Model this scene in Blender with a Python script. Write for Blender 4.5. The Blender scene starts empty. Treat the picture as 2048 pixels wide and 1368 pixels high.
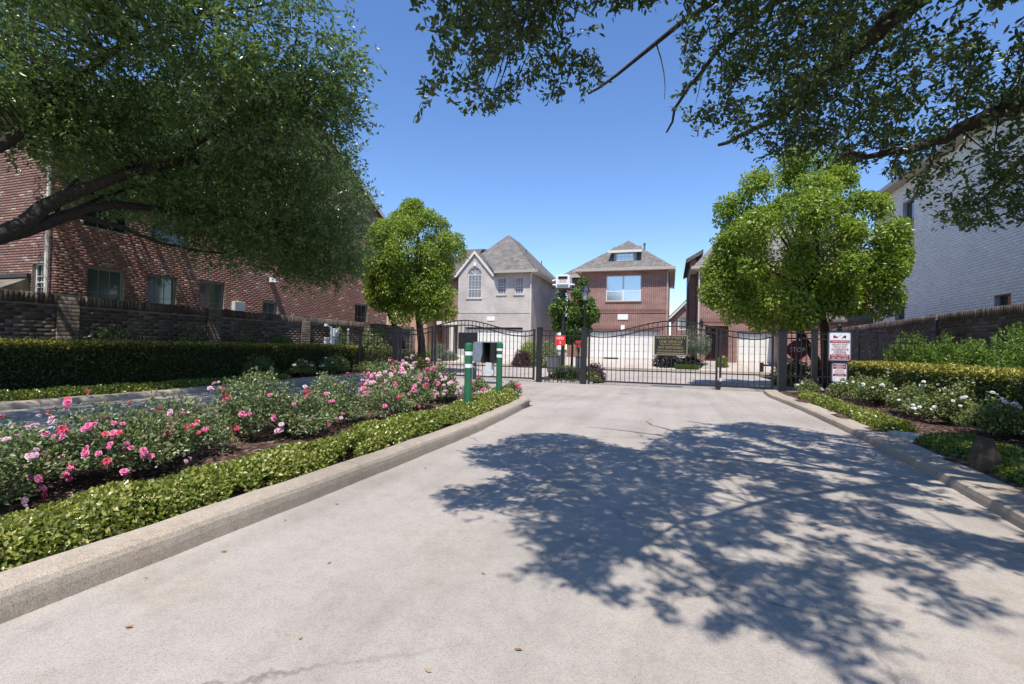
import bpy, math, random
import numpy as np
from mathutils import Vector, Matrix

rng = np.random.default_rng(7)
random.seed(7)
SC = bpy.context.scene
COL = SC.collection
PI = math.pi

# ------------------------------------------------------------------ camera
CAM = np.array([0.0, 0.0, 1.3])
FPX = 965.0


def rotz(a):
    c, s = math.cos(a), math.sin(a)
    return np.array([[c, -s, 0], [s, c, 0], [0, 0, 1]])


def rotx(a):
    c, s = math.cos(a), math.sin(a)
    return np.array([[1, 0, 0], [0, c, -s], [0, s, c]])


CR = rotz(math.radians(18.2)) @ rotx(PI / 2 + math.radians(0.68)) @ rotz(math.radians(1.2))
cd = bpy.data.cameras.new('camera')
cam = bpy.data.objects.new('camera', cd)
COL.objects.link(cam)
cd.sensor_width = 36.0
cd.lens = FPX / 2048 * 36.0
cd.clip_start = 0.05
cd.clip_end = 3000
cam.matrix_world = Matrix.Translation(Vector(CAM)) @ Matrix(CR.tolist()).to_4x4()
SC.camera = cam

# ------------------------------------------------------------------ sky, sun, exposure
SUN = np.array([-0.07, 0.52, -1.0])            # direction the light travels
w = bpy.data.worlds.new('World')
SC.world = w
w.use_nodes = True
nt = w.node_tree
sky = nt.nodes.new('ShaderNodeTexSky')
sky.sky_type = 'NISHITA'
sky.sun_disc = False
sky.sun_elevation = math.atan2(1.0, math.hypot(SUN[0], SUN[1]))
sky.sun_rotation = math.atan2(-SUN[0], -SUN[1])
sky.air_density = 1.1
sky.dust_density = 0.0
sky.ozone_density = 4.6
bgn = nt.nodes['Background']
bgn.inputs['Strength'].default_value = 0.15
hs = nt.nodes.new('ShaderNodeHueSaturation')
hs.inputs['Saturation'].default_value = 1.12
hs.inputs['Hue'].default_value = 0.508      # Nishita's blue leans to cyan beside the photograph's sky
nt.links.new(sky.outputs[0], hs.inputs['Color'])
nt.links.new(hs.outputs[0], bgn.inputs['Color'])
sl = bpy.data.lights.new('sun', 'SUN')
sl.energy = 4.2
sl.angle = math.radians(0.53)
sl.color = (1.0, 0.95, 0.87)
so = bpy.data.objects.new('sun', sl)
COL.objects.link(so)
so.rotation_euler = Vector(SUN).to_track_quat('-Z', 'Y').to_euler()
so.location = (4, -12, 30)
SC.view_settings.view_transform = 'Standard'
SC.view_settings.look = 'None'
SC.view_settings.exposure = 0.46
SC.view_settings.gamma = 1.0
SC.view_settings.use_curve_mapping = False
SC.render.engine = 'CYCLES'
cy = SC.cycles
cy.max_bounces = 6
cy.diffuse_bounces = 3
cy.glossy_bounces = 3
cy.transmission_bounces = 4
cy.transparent_max_bounces = 6
cy.use_denoising = True
cy.sample_clamp_indirect = 6.0


# ------------------------------------------------------------------ helpers
def nrm(a):
    a = np.asarray(a, float)
    return a / np.maximum(np.linalg.norm(a, axis=-1, keepdims=True), 1e-9)


def proj(P):
    q = (np.asarray(P, float) - CAM) @ CR
    d = np.maximum(-q[..., 2], 1e-6)
    return 1024 + FPX * q[..., 0] / d, 684 - FPX * q[..., 1] / d, -q[..., 2]


def tag(o, label=None, cat=None, group=None, kind=None):
    if label: o['label'] = label
    if cat: o['category'] = cat
    if group: o['group'] = group
    if kind: o['kind'] = kind
    return o


def thing(name, label, cat, loc=(0, 0, 0), group=None):
    o = bpy.data.objects.new(name, None)
    o.empty_display_size = 0.1
    COL.objects.link(o)
    o.location = loc
    return tag(o, label, cat, group)


def adopt(o, parent):
    """parent a mesh holding world coordinates"""
    if parent is not None:
        o.parent = parent
        t = Vector((0, 0, 0))
        p = parent
        while p is not None:
            t += p.location
            p = p.parent
        o.location = -t
    return o


def link_mesh(name, me, mat, parent=None, kind=None):
    if mat is not None and not me.materials:
        me.materials.append(mat)
    o = bpy.data.objects.new(name, me)
    COL.objects.link(o)
    adopt(o, parent)
    if kind: o['kind'] = kind
    return o


def np_mesh(name, V, F, shade=None, smooth=False):
    """V (n,3); F list of arrays (m,k) of indices"""
    me = bpy.data.meshes.new(name)
    if isinstance(F, np.ndarray): F = [F]
    V = np.asarray(V, np.float32)
    loops = np.concatenate([f.reshape(-1) for f in F]).astype(np.int32)
    tot = np.concatenate([np.full(len(f), f.shape[1], np.int32) for f in F])
    start = np.concatenate([[0], np.cumsum(tot)[:-1]]).astype(np.int32)
    me.vertices.add(len(V))
    me.vertices.foreach_set('co', V.ravel())
    me.loops.add(len(loops))
    me.loops.foreach_set('vertex_index', loops)
    me.polygons.add(len(tot))
    me.polygons.foreach_set('loop_start', start)
    me.polygons.foreach_set('loop_total', tot)
    if smooth:
        me.polygons.foreach_set('use_smooth', np.ones(len(tot), bool))
    me.update(calc_edges=True)
    if shade is not None:
        at = me.attributes.new('shade', 'FLOAT', 'POINT')
        at.data.foreach_set('value', np.asarray(shade, np.float32))
    return me


class MB:
    def __init__(self):
        self.v = []
        self.f = []

    def add(self, vs, fs):
        b = len(self.v)
        self.v += [tuple(map(float, p)) for p in vs]
        self.f += [tuple(b + i for i in f) for f in fs]
        return self

    def box(self, x0, x1, y0, y1, z0, z1):
        vs = [(x0, y0, z0), (x1, y0, z0), (x1, y1, z0), (x0, y1, z0), (x0, y0, z1), (x1, y0, z1), (x1, y1, z1), (x0, y1, z1)]
        return self.add(vs, [(0, 3, 2, 1), (4, 5, 6, 7), (0, 1, 5, 4), (1, 2, 6, 5), (2, 3, 7, 6), (3, 0, 4, 7)])

    def cbox(self, c, s):
        return self.box(c[0] - s[0] / 2, c[0] + s[0] / 2, c[1] - s[1] / 2, c[1] + s[1] / 2, c[2] - s[2] / 2, c[2] + s[2] / 2)

    def fbox(self, O, u, n, u0, u1, z0, z1, d0, d1):
        """box in a wall frame: u along, z up, n outward"""
        O, u, n = map(np.asarray, (O, u, n))
        vs = []
        for z in (z0, z1):
            for (a, d) in ((u0, d0), (u1, d0), (u1, d1), (u0, d1)):
                p = O + u * a + n * d
                vs.append((p[0], p[1], z))
        return self.add(vs, [(0, 3, 2, 1), (4, 5, 6, 7), (0, 1, 5, 4), (1, 2, 6, 5), (2, 3, 7, 6), (3, 0, 4, 7)])

    def tube(self, pts, rad, n=8, cap=True):
        pts = [np.array(p, float) for p in pts]
        if np.isscalar(rad): rad = [rad] * len(pts)
        T = [nrm(pts[min(i + 1, len(pts) - 1)] - pts[max(i - 1, 0)]) for i in range(len(pts))]
        a = np.array([0, 0, 1.0]) if abs(T[0][2]) < 0.9 else np.array([1.0, 0, 0])
        s = nrm(np.cross(T[0], a))
        vs, fs = [], []
        for i, p in enumerate(pts):
            s = nrm(s - T[i] * np.dot(s, T[i]))
            b = np.cross(T[i], s)
            for k in range(n):
                an = 2 * PI * k / n
                vs.append(p + rad[i] * (math.cos(an) * s + math.sin(an) * b))
        for i in range(len(pts) - 1):
            for k in range(n):
                k2 = (k + 1) % n
                fs.append((i * n + k, i * n + k2, (i + 1) * n + k2, (i + 1) * n + k))
        if cap:
            fs.append(tuple(range(n))[::-1])
            fs.append(tuple((len(pts) - 1) * n + k for k in range(n)))
        return self.add(vs, fs)

    def lathe(self, prof, c, n=16):
        """prof list of (r, z)"""
        vs, fs = [], []
        for r, z in prof:
            for k in range(n):
                a = 2 * PI * k / n
                vs.append((c[0] + r * math.cos(a), c[1] + r * math.sin(a), c[2] + z))
        for i in range(len(prof) - 1):
            for k in range(n):
                k2 = (k + 1) % n
                fs.append((i * n + k, i * n + k2, (i + 1) * n + k2, (i + 1) * n + k))
        fs.append(tuple(range(n))[::-1])
        fs.append(tuple((len(prof) - 1) * n + k for k in range(n)))
        return self.add(vs, fs)

    def prism(self, poly, O, u, v, n, d0, d1):
        """polygon (a,b) in plane O+u a+v b, extruded along n from d0 to d1"""
        O, u, v, n = map(lambda q: np.asarray(q, float), (O, u, v, n))
        k = len(poly)
        vs = [O + u * a + v * b + n * d0 for a, b in poly] + [O + u * a + v * b + n * d1 for a, b in poly]
        fs = [tuple(range(k))[::-1], tuple(range(k, 2 * k))]
        fs += [(i, (i + 1) % k, k + (i + 1) % k, k + i) for i in range(k)]
        return self.add(vs, fs)

    def mesh(self, name, smooth=False):
        me = bpy.data.meshes.new(name)
        me.from_pydata(self.v, [], self.f)
        if smooth:
            me.polygons.foreach_set('use_smooth', [True] * len(me.polygons))
        me.update()
        return me

    def build(self, name, mat, parent=None, smooth=False, kind=None, bevel=0):
        o = link_mesh(name, self.mesh(name, smooth), mat, parent, kind)
        if bevel:
            m = o.modifiers.new('bevel', 'BEVEL')
            m.width = bevel
            m.segments = 2
            m.limit_method = 'ANGLE'
        return o


def text(name, s, size, loc, mat, parent, rot=(PI / 2, 0, 0), extrude=0.002, width=None):
    cu = bpy.data.curves.new(name, 'FONT')
    cu.body = s
    cu.size = size
    cu.align_x = 'CENTER'
    cu.align_y = 'CENTER'
    cu.extrude = extrude
    cu.resolution_u = 2
    ob = bpy.data.objects.new(name, cu)
    COL.objects.link(ob)
    bpy.context.view_layer.update()
    me = bpy.data.meshes.new_from_object(ob)
    bpy.data.objects.remove(ob)
    co = np.zeros(len(me.vertices) * 3, np.float32)
    me.vertices.foreach_get('co', co)
    co = co.reshape(-1, 3)
    if width and len(co):
        ww = co[:, 0].max() - co[:, 0].min()
        co[:, 0] *= width / max(ww, 1e-6)
    me.vertices.foreach_set('co', co.ravel())
    me.transform(Matrix.Translation(loc) @ Matrix.Rotation(rot[2], 4, 'Z') @ Matrix.Rotation(rot[0], 4, 'X'))
    me.materials.clear()
    return link_mesh(name, me, mat, parent)


# ------------------------------------------------------------------ materials
def new_mat(name):
    m = bpy.data.materials.new(name)
    m.use_nodes = True
    n = m.node_tree.nodes
    return m, n, m.node_tree.links, n['Principled BSDF']


def nd(n, t, **kw):
    x = n.new(t)
    for k, v in kw.items():
        if k in x.inputs.keys() if hasattr(x.inputs, 'keys') else False:
            x.inputs[k].default_value = v
        else:
            setattr(x, k, v)
    return x


def ramp(n, stops, interp='LINEAR'):
    r = n.new('ShaderNodeValToRGB')
    r.color_ramp.interpolation = interp
    el = r.color_ramp.elements
    while len(el) < len(stops): el.new(0.5)
    for e, (p, c) in zip(el, stops):
        e.position = p
        e.color = (c[0], c[1], c[2], 1)
    return r


def plain(name, col, rough=0.5, metal=0.0, var=0.12, scale=9.0, bump=0.0, spec=0.5):
    m, n, l, b = new_mat(name)
    tc = n.new('ShaderNodeTexCoord')
    no = nd(n, 'ShaderNodeTexNoise')
    no.inputs['Scale'].default_value = scale
    no.inputs['Detail'].default_value = 5
    l.new(tc.outputs['Object'], no.inputs['Vector'])
    c = np.array(col)
    r = ramp(n, [(0.3, c * (1 - var)), (0.7, np.minimum(c * (1 + var), 1))])
    l.new(no.outputs['Fac'], r.inputs['Fac'])
    l.new(r.outputs['Color'], b.inputs['Base Color'])
    b.inputs['Roughness'].default_value = rough
    b.inputs['Metallic'].default_value = metal
    b.inputs['Specular IOR Level'].default_value = spec
    if bump:
        bp = n.new('ShaderNodeBump')
        bp.inputs['Strength'].default_value = bump
        bp.inputs['Distance'].default_value = 0.02
        l.new(no.outputs['Fac'], bp.inputs['Height'])
        l.new(bp.outputs['Normal'], b.inputs['Normal'])
    return m


def leaf_mat(name, stops, rough=0.42, trans=0.28, tcol=(0.2, 0.3, 0.03), spec=0.5):
    m, n, l, b = new_mat(name)
    at = n.new('ShaderNodeAttribute')
    at.attribute_name = 'shade'
    r = ramp(n, stops)
    l.new(at.outputs['Fac'], r.inputs['Fac'])
    l.new(r.outputs['Color'], b.inputs['Base Color'])
    b.inputs['Roughness'].default_value = rough
    b.inputs['Specular IOR Level'].default_value = spec
    tr = n.new('ShaderNodeBsdfTranslucent')
    mx = n.new('ShaderNodeMix')
    mx.data_type = 'RGBA'
    mx.blend_type = 'MIX'
    mx.inputs[0].default_value = 0.6
    l.new(r.outputs['Color'], mx.inputs[6])
    mx.inputs[7].default_value = (*tcol, 1)
    l.new(mx.outputs[2], tr.inputs['Color'])
    ms = n.new('ShaderNodeMixShader')
    ms.inputs[0].default_value = trans
    l.new(b.outputs[0], ms.inputs[1])
    l.new(tr.outputs[0], ms.inputs[2])
    l.new(ms.outputs[0], n['Material Output'].inputs['Surface'])
    return m


def shade_mat(name, stops, rough=0.85, interp='CONSTANT', bump=0.35, nscale=38.0, dirt=0.25):
    """bricks: one colour per piece from the 'shade' attribute, grain on top"""
    m, n, l, b = new_mat(name)
    at = n.new('ShaderNodeAttribute')
    at.attribute_name = 'shade'
    r = ramp(n, stops, interp)
    l.new(at.outputs['Fac'], r.inputs['Fac'])
    geo = n.new('ShaderNodeNewGeometry')
    no = nd(n, 'ShaderNodeTexNoise')
    no.inputs['Scale'].default_value = nscale
    no.inputs['Detail'].default_value = 4
    l.new(geo.outputs['Position'], no.inputs['Vector'])
    no2 = nd(n, 'ShaderNodeTexNoise')
    no2.inputs['Scale'].default_value = 0.9
    no2.inputs['Detail'].default_value = 6
    l.new(geo.outputs['Position'], no2.inputs['Vector'])
    ad = nd(n, 'ShaderNodeMath', operation='ADD')
    l.new(no.outputs['Fac'], ad.inputs[0])
    l.new(no2.outputs['Fac'], ad.inputs[1])
    mr = n.new('ShaderNodeMapRange')
    mr.inputs[1].default_value = 0.6
    mr.inputs[2].default_value = 1.4
    mr.inputs[3].default_value = 1 - dirt * 1.4
    mr.inputs[4].default_value = 1 + dirt
    l.new(ad.outputs[0], mr.inputs[0])
    mx = n.new('ShaderNodeMix')
    mx.data_type = 'RGBA'
    mx.blend_type = 'MULTIPLY'
    mx.inputs[0].default_value = 1
    l.new(r.outputs['Color'], mx.inputs[6])
    l.new(mr.outputs[0], mx.inputs[7])
    l.new(mx.outputs[2], b.inputs['Base Color'])
    b.inputs['Roughness'].default_value = rough
    b.inputs['Specular IOR Level'].default_value = 0.25
    bp = n.new('ShaderNodeBump')
    bp.inputs['Strength'].default_value = bump
    bp.inputs['Distance'].default_value = 0.01
    l.new(no.outputs['Fac'], bp.inputs['Height'])
    l.new(bp.outputs['Normal'], b.inputs['Normal'])
    return m


def brickwork(name, c1, c2, c3, mortar, bw=0.27, bh=0.083):
    """far brickwork, courses by material: u = x + y runs along any axis-aligned wall"""
    m, n, l, b = new_mat(name)
    geo = n.new('ShaderNodeNewGeometry')
    sp = n.new('ShaderNodeSeparateXYZ')
    l.new(geo.outputs['Position'], sp.inputs[0])
    ad = nd(n, 'ShaderNodeMath', operation='ADD')
    l.new(sp.outputs[0], ad.inputs[0])
    l.new(sp.outputs[1], ad.inputs[1])
    cb = n.new('ShaderNodeCombineXYZ')
    l.new(ad.outputs[0], cb.inputs[0])
    l.new(sp.outputs[2], cb.inputs[1])
    bt = n.new('ShaderNodeTexBrick')
    bt.inputs['Scale'].default_value = 1.0
    bt.inputs['Brick Width'].default_value = bw
    bt.inputs['Row Height'].default_value = bh
    bt.inputs['Mortar Size'].default_value = 0.012
    bt.inputs['Mortar Smooth'].default_value = 0.2
    bt.inputs['Bias'].default_value = 0.0
    bt.inputs['Color1'].default_value = (*c1, 1)
    bt.inputs['Color2'].default_value = (*c2, 1)
    bt.inputs['Mortar'].default_value = (*mortar, 1)
    l.new(cb.outputs[0], bt.inputs['Vector'])
    # extra brick-by-brick variety
    bt2 = n.new('ShaderNodeTexBrick')
    for k in ('Scale', 'Brick Width', 'Row Height', 'Mortar Size'):
        bt2.inputs[k].default_value = bt.inputs[k].default_value
    bt2.inputs['Mortar Size'].default_value = 0.0
    bt2.inputs['Color1'].default_value = (0.0, 0.0, 0.0, 1)
    bt2.inputs['Color2'].default_value = (1, 1, 1, 1)
    bt2.inputs['Bias'].default_value = -0.55
    l.new(cb.outputs[0], bt2.inputs['Vector'])
    mx = n.new('ShaderNodeMix')
    mx.data_type = 'RGBA'
    l.new(bt2.outputs['Color'], mx.inputs[0])
    l.new(bt.outputs['Color'], mx.inputs[6])
    mx2 = n.new('ShaderNodeMix')
    mx2.data_type = 'RGBA'
    l.new(bt.outputs['Fac'], mx2.inputs[0])
    mx2.inputs[6].default_value = (*c3, 1)
    mx2.inputs[7].default_value = (*mortar, 1)
    l.new(mx2.outputs[2], mx.inputs[7])
    no = nd(n, 'ShaderNodeTexNoise')
    no.inputs['Scale'].default_value = 1.1
    no.inputs['Detail'].default_value = 6
    l.new(geo.outputs['Position'], no.inputs['Vector'])
    mr = n.new('ShaderNodeMapRange')
    mr.inputs[1].default_value = 0.3
    mr.inputs[2].default_value = 0.7
    mr.inputs[3].default_value = 0.82
    mr.inputs[4].default_value = 1.12
    l.new(no.outputs['Fac'], mr.inputs[0])
    mm = n.new('ShaderNodeMix')
    mm.data_type = 'RGBA'
    mm.blend_type = 'MULTIPLY'
    mm.inputs[0].default_value = 1
    l.new(mx.outputs[2], mm.inputs[6])
    l.new(mr.outputs[0], mm.inputs[7])
    l.new(mm.outputs[2], b.inputs['Base Color'])
    b.inputs['Roughness'].default_value = 0.9
    b.inputs['Specular IOR Level'].default_value = 0.2
    bp = n.new('ShaderNodeBump')
    bp.invert = True
    bp.inputs['Strength'].default_value = 0.6
    bp.inputs['Distance'].default_value = 0.012
    l.new(bt.outputs['Fac'], bp.inputs['Height'])
    l.new(bp.outputs['Normal'], b.inputs['Normal'])
    return m


def shingles(name, c1, c2):
    m, n, l, b = new_mat(name)
    geo = n.new('ShaderNodeNewGeometry')
    sp = n.new('ShaderNodeSeparateXYZ')
    l.new(geo.outputs['Position'], sp.inputs[0])
    ad = nd(n, 'ShaderNodeMath', operation='ADD')
    l.new(sp.outputs[0], ad.inputs[0])
    l.new(sp.outputs[1], ad.inputs[1])
    cb = n.new('ShaderNodeCombineXYZ')
    l.new(ad.outputs[0], cb.inputs[0])
    l.new(sp.outputs[2], cb.inputs[1])
    bt = n.new('ShaderNodeTexBrick')
    bt.inputs['Scale'].default_value = 1.0
    bt.inputs['Brick Width'].default_value = 0.33
    bt.inputs['Row Height'].default_value = 0.11
    bt.inputs['Mortar Size'].default_value = 0.008
    bt.inputs['Color1'].default_value = (*c1, 1)
    bt.inputs['Color2'].default_value = (*c2, 1)
    bt.inputs['Mortar'].default_value = (c1[0] * 0.45, c1[1] * 0.45, c1[2] * 0.45, 1)
    l.new(cb.outputs[0], bt.inputs['Vector'])
    no = nd(n, 'ShaderNodeTexNoise')
    no.inputs['Scale'].default_value = 2.5
    no.inputs['Detail'].default_value = 8
    l.new(geo.outputs['Position'], no.inputs['Vector'])
    mr = n.new('ShaderNodeMapRange')
    mr.inputs[1].default_value = 0.3
    mr.inputs[2].default_value = 0.7
    mr.inputs[3].default_value = 0.75
    mr.inputs[4].default_value = 1.2
    l.new(no.outputs['Fac'], mr.inputs[0])
    mm = n.new('ShaderNodeMix')
    mm.data_type = 'RGBA'
    mm.blend_type = 'MULTIPLY'
    mm.inputs[0].default_value = 1
    l.new(bt.outputs['Color'], mm.inputs[6])
    l.new(mr.outputs[0], mm.inputs[7])
    l.new(mm.outputs[2], b.inputs['Base Color'])
    b.inputs['Roughness'].default_value = 0.95
    b.inputs['Specular IOR Level'].default_value = 0.15
    bp = n.new('ShaderNodeBump')
    bp.invert = True
    bp.inputs['Strength'].default_value = 0.8
    bp.inputs['Distance'].default_value = 0.02
    l.new(bt.outputs['Fac'], bp.inputs['Height'])
    l.new(bp.outputs['Normal'], b.inputs['Normal'])
    return m


def concrete(name, base, speck=1.0, stain=1.0, cracks=True):
    m, n, l, b = new_mat(name)
    geo = n.new('ShaderNodeNewGeometry')
    P = geo.outputs['Position']

    def noise(sc, det=6, rough=0.6):
        x = n.new('ShaderNodeTexNoise')
        x.inputs['Scale'].default_value = sc
        x.inputs['Detail'].default_value = det
        x.inputs['Roughness'].default_value = rough
        l.new(P, x.inputs['Vector'])
        return x

    def mixc(fac, a, bcol, mode='MIX'):
        x = n.new('ShaderNodeMix')
        x.data_type = 'RGBA'
        x.blend_type = mode
        if isinstance(fac, float): x.inputs[0].default_value = fac
        else: l.new(fac, x.inputs[0])
        for i, q in ((6, a), (7, bcol)):
            if isinstance(q, tuple): x.inputs[i].default_value = (*q, 1)
            else: l.new(q, x.inputs[i])
        return x.outputs[2]

    B = np.array(base)
    big = noise(0.35, 8, 0.65)
    r1 = ramp(n, [(0.30, B * (1 - 0.17 * stain)), (0.5, B), (0.72, B * (1 + 0.09 * stain))])
    l.new(big.outputs['Fac'], r1.inputs['Fac'])
    col = r1.outputs['Color']
    # brownish traffic and rust stains
    st = noise(0.9, 9, 0.7)
    r2 = ramp(n, [(0.55, (0, 0, 0)), (0.75, (1, 1, 1))])
    l.new(st.outputs['Fac'], r2.inputs['Fac'])
    sc = n.new('ShaderNodeMath')
    sc.operation = 'MULTIPLY'
    sc.inputs[1].default_value = 0.45 * stain
    l.new(r2.outputs['Color'], sc.inputs[0])
    col = mixc(sc.outputs[0], col, (B[0] * 0.80, B[1] * 0.68, B[2] * 0.55))
    # traffic-worn streaks along the drive
    mpn = n.new('ShaderNodeMapping')
    mpn.inputs['Scale'].default_value = (2.6, 0.16, 1)
    l.new(P, mpn.inputs[0])
    sn = n.new('ShaderNodeTexNoise')
    sn.inputs['Scale'].default_value = 1.0
    sn.inputs['Detail'].default_value = 5
    l.new(mpn.outputs[0], sn.inputs['Vector'])
    r7 = ramp(n, [(0.35, (0.87, 0.855, 0.84)), (0.55, (1, 1, 1)), (0.75, (1.04, 1.03, 1.02))])
    l.new(sn.outputs['Fac'], r7.inputs['Fac'])
    col = mixc(0.8, col, r7.outputs['Color'], 'MULTIPLY')
    # small dark oil or damp marks
    st3 = noise(3.1, 7, 0.6)
    r5 = ramp(n, [(0.64, (0, 0, 0)), (0.80, (0.5, 0.5, 0.5))])
    l.new(st3.outputs['Fac'], r5.inputs['Fac'])
    col = mixc(r5.outputs['Color'], col, (B[0] * 0.5, B[1] * 0.49, B[2] * 0.48))
    md = noise(11, 6, 0.7)
    r6 = ramp(n, [(0.3, (0.84, 0.83, 0.82)), (0.5, (1, 1, 1)), (0.7, (1.10, 1.09, 1.08))])
    l.new(md.outputs['Fac'], r6.inputs['Fac'])
    col = mixc(0.8 * speck, col, r6.outputs['Color'], 'MULTIPLY')
    # pits
    vp = n.new('ShaderNodeTexVoronoi')
    vp.inputs['Scale'].default_value = 23
    l.new(P, vp.inputs['Vector'])
    rp_ = ramp(n, [(0.05, (0.45, 0.43, 0.41)), (0.11, (1, 1, 1))])
    l.new(vp.outputs['Distance'], rp_.inputs['Fac'])
    pg = ramp(n, [(0.52, (0, 0, 0)), (0.6, (1, 1, 1))])
    l.new(noise(2.3, 3, 0.5).outputs['Fac'], pg.inputs['Fac'])
    col = mixc(pg.outputs['Color'], col, mixc(1.0, col, rp_.outputs['Color'], 'MULTIPLY'))
    # exposed aggregate
    vo = n.new('ShaderNodeTexVoronoi')
    vo.inputs['Scale'].default_value = 150
    l.new(P, vo.inputs['Vector'])
    r3 = ramp(n, [(0.0, (0.62, 0.60, 0.58)), (0.35, (0.95, 0.95, 0.95)), (0.6, (1.05, 1.02, 1.0)), (1.0, (1.22, 1.16, 1.1))])
    sv = n.new('ShaderNodeSeparateColor')
    l.new(vo.outputs['Color'], sv.inputs[0])
    l.new(sv.outputs[0], r3.inputs['Fac'])
    col = mixc(0.6 * speck, col, r3.outputs['Color'], 'MULTIPLY')
    fine = noise(210, 3, 0.6)
    r4 = ramp(n, [(0.36, (0.62, 0.6, 0.58)), (0.5, (1, 1, 1)), (0.66, (1.16, 1.15, 1.13))])
    l.new(fine.outputs['Fac'], r4.inputs['Fac'])
    col = mixc(0.8 * speck, col, r4.outputs['Color'], 'MULTIPLY')
    if cracks:
        wv = noise(0.8, 6, 0.7)
        va = n.new('ShaderNodeMixRGB')
        va.inputs[0].default_value = 0.35
        l.new(P, va.inputs[1])
        l.new(wv.outputs['Color'], va.inputs[2])
        ve = n.new('ShaderNodeTexVoronoi')
        ve.feature = 'DISTANCE_TO_EDGE'
        ve.inputs['Scale'].default_value = 0.34
        l.new(va.outputs[0], ve.inputs['Vector'])
        rc = ramp(n, [(0.0, (1, 1, 1)), (0.0016, (0.6, 0.6, 0.6)), (0.003, (0, 0, 0))])
        l.new(ve.outputs['Distance'], rc.inputs['Fac'])
        gate = noise(0.5, 2, 0.5)
        rg = ramp(n, [(0.47, (0, 0, 0)), (0.56, (0.55, 0.55, 0.55))])
        l.new(gate.outputs['Fac'], rg.inputs['Fac'])
        mu = n.new('ShaderNodeMath')
        mu.operation = 'MULTIPLY'
        l.new(rc.outputs['Color'], mu.inputs[0])
        l.new(rg.outputs['Color'], mu.inputs[1])
        col = mixc(mu.outputs[0], col, (0.09, 0.08, 0.07))
    l.new(col, b.inputs['Base Color'])
    b.inputs['Roughness'].default_value = 0.88
    b.inputs['Specular IOR Level'].default_value = 0.25
    bp = n.new('ShaderNodeBump')
    bp.inputs['Strength'].default_value = 0.45
    bp.inputs['Distance'].default_value = 0.006
    ad = nd(n, 'ShaderNodeMath', operation='ADD')
    l.new(fine.outputs['Fac'], ad.inputs[0])
    l.new(sv.outputs[0], ad.inputs[1])
    l.new(ad.outputs[0], bp.inputs['Height'])
    l.new(bp.outputs['Normal'], b.inputs['Normal'])
    return m


def mulch_mat(name):
    m, n, l, b = new_mat(name)
    geo = n.new('ShaderNodeNewGeometry')
    vo = n.new('ShaderNodeTexVoronoi')
    vo.inputs['Scale'].default_value = 42
    mp = n.new('ShaderNodeMapping')
    mp.inputs['Scale'].default_value = (1.0, 0.45, 1)
    mp.inputs['Rotation'].default_value = (0, 0, 0.6)
    l.new(geo.outputs['Position'], mp.inputs[0])
    l.new(mp.outputs[0], vo.inputs['Vector'])
    sv = n.new('ShaderNodeSeparateColor')
    l.new(vo.outputs['Color'], sv.inputs[0])
    r = ramp(n, [(0, (0.03, 0.018, 0.012)), (0.5, (0.085, 0.05, 0.035)), (0.85, (0.15, 0.095, 0.07)), (1, (0.27, 0.2, 0.16))])
    l.new(sv.outputs[0], r.inputs['Fac'])
    l.new(r.outputs['Color'], b.inputs['Base Color'])
    b.inputs['Roughness'].default_value = 0.95
    b.inputs['Specular IOR Level'].default_value = 0.15
    bp = n.new('ShaderNodeBump')
    bp.inputs['Strength'].default_value = 1.0
    bp.inputs['Distance'].default_value = 0.03
    l.new(sv.outputs[1], bp.inputs['Height'])
    l.new(bp.outputs['Normal'], b.inputs['Normal'])
    return m


def glass(name, col, rough=0.06, spec=0.9):
    m, n, l, b = new_mat(name)
    b.inputs['Base Color'].default_value = (*col, 1)
    b.inputs['Roughness'].default_value = rough
    b.inputs['Specular IOR Level'].default_value = spec
    b.inputs['Coat Weight'].default_value = 0.6
    b.inputs['Coat Roughness'].default_value = 0.02
    return m


M = {}
M['road'] = concrete('entry concrete', (0.425, 0.385, 0.345), speck=.72, stain=1.45)
M['street'] = concrete('street concrete', (0.44, 0.39, 0.35), speck=0.6)
M['drive'] = concrete('drive concrete', (0.50, 0.45, 0.40), speck=0.6)
M['kerb'] = concrete('kerb concrete', (0.44, 0.38, 0.31), stain=1.9, cracks=False)
M['soil'] = plain('soil', (0.10, 0.075, 0.05), 0.95, var=0.4, scale=3, bump=0.5)
M['mulch'] = mulch_mat('mulch')
M['chip'] = shade_mat('bark chip', [(0, (0.035, 0.02, 0.013)), (0.4, (0.10, 0.06, 0.04)), (0.75, (0.19, 0.12, 0.085)), (0.95, (0.36, 0.28, 0.22))], dirt=0.2)
M['black'] = plain('black paint', (0.014, 0.014, 0.017), 0.42, var=0.25)
M['blackplate'] = plain('black plate', (0.010, 0.010, 0.013), 0.55, var=0.2)
M['green'] = plain('green sleeve', (0.022, 0.135, 0.062), 0.42, var=0.12, scale=4)
M['whitepaint'] = plain('white paint', (0.78, 0.78, 0.76), 0.5, var=0.05)
M['reflective'] = plain('white tape', (0.82, 0.84, 0.82), 0.35, var=0.05)
M['galv'] = plain('galvanised steel', (0.27, 0.30, 0.35), 0.38, metal=0.55, var=0.15, scale=14)
M['greybox'] = plain('grey enamel', (0.115, 0.125, 0.14), 0.5, var=0.12)
M['lightgrey'] = plain('light grey enamel', (0.52, 0.55, 0.57), 0.45, var=0.08)
M['tan'] = plain('tan interior', (0.13, 0.115, 0.085), 0.7, var=0.2)
M['trim'] = plain('cream trim', (0.66, 0.62, 0.53), 0.6, var=0.06)
M['gutter'] = plain('beige gutter', (0.42, 0.37, 0.31), 0.5, var=0.08)
M['garage'] = plain('garage door white', (0.76, 0.74, 0.69), 0.5, var=0.04)
M['brown'] = plain('brown door', (0.06, 0.022, 0.015), 0.5, var=0.2)
M['winframe'] = plain('window frame white', (0.70, 0.70, 0.68), 0.5, var=0.05)
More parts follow.
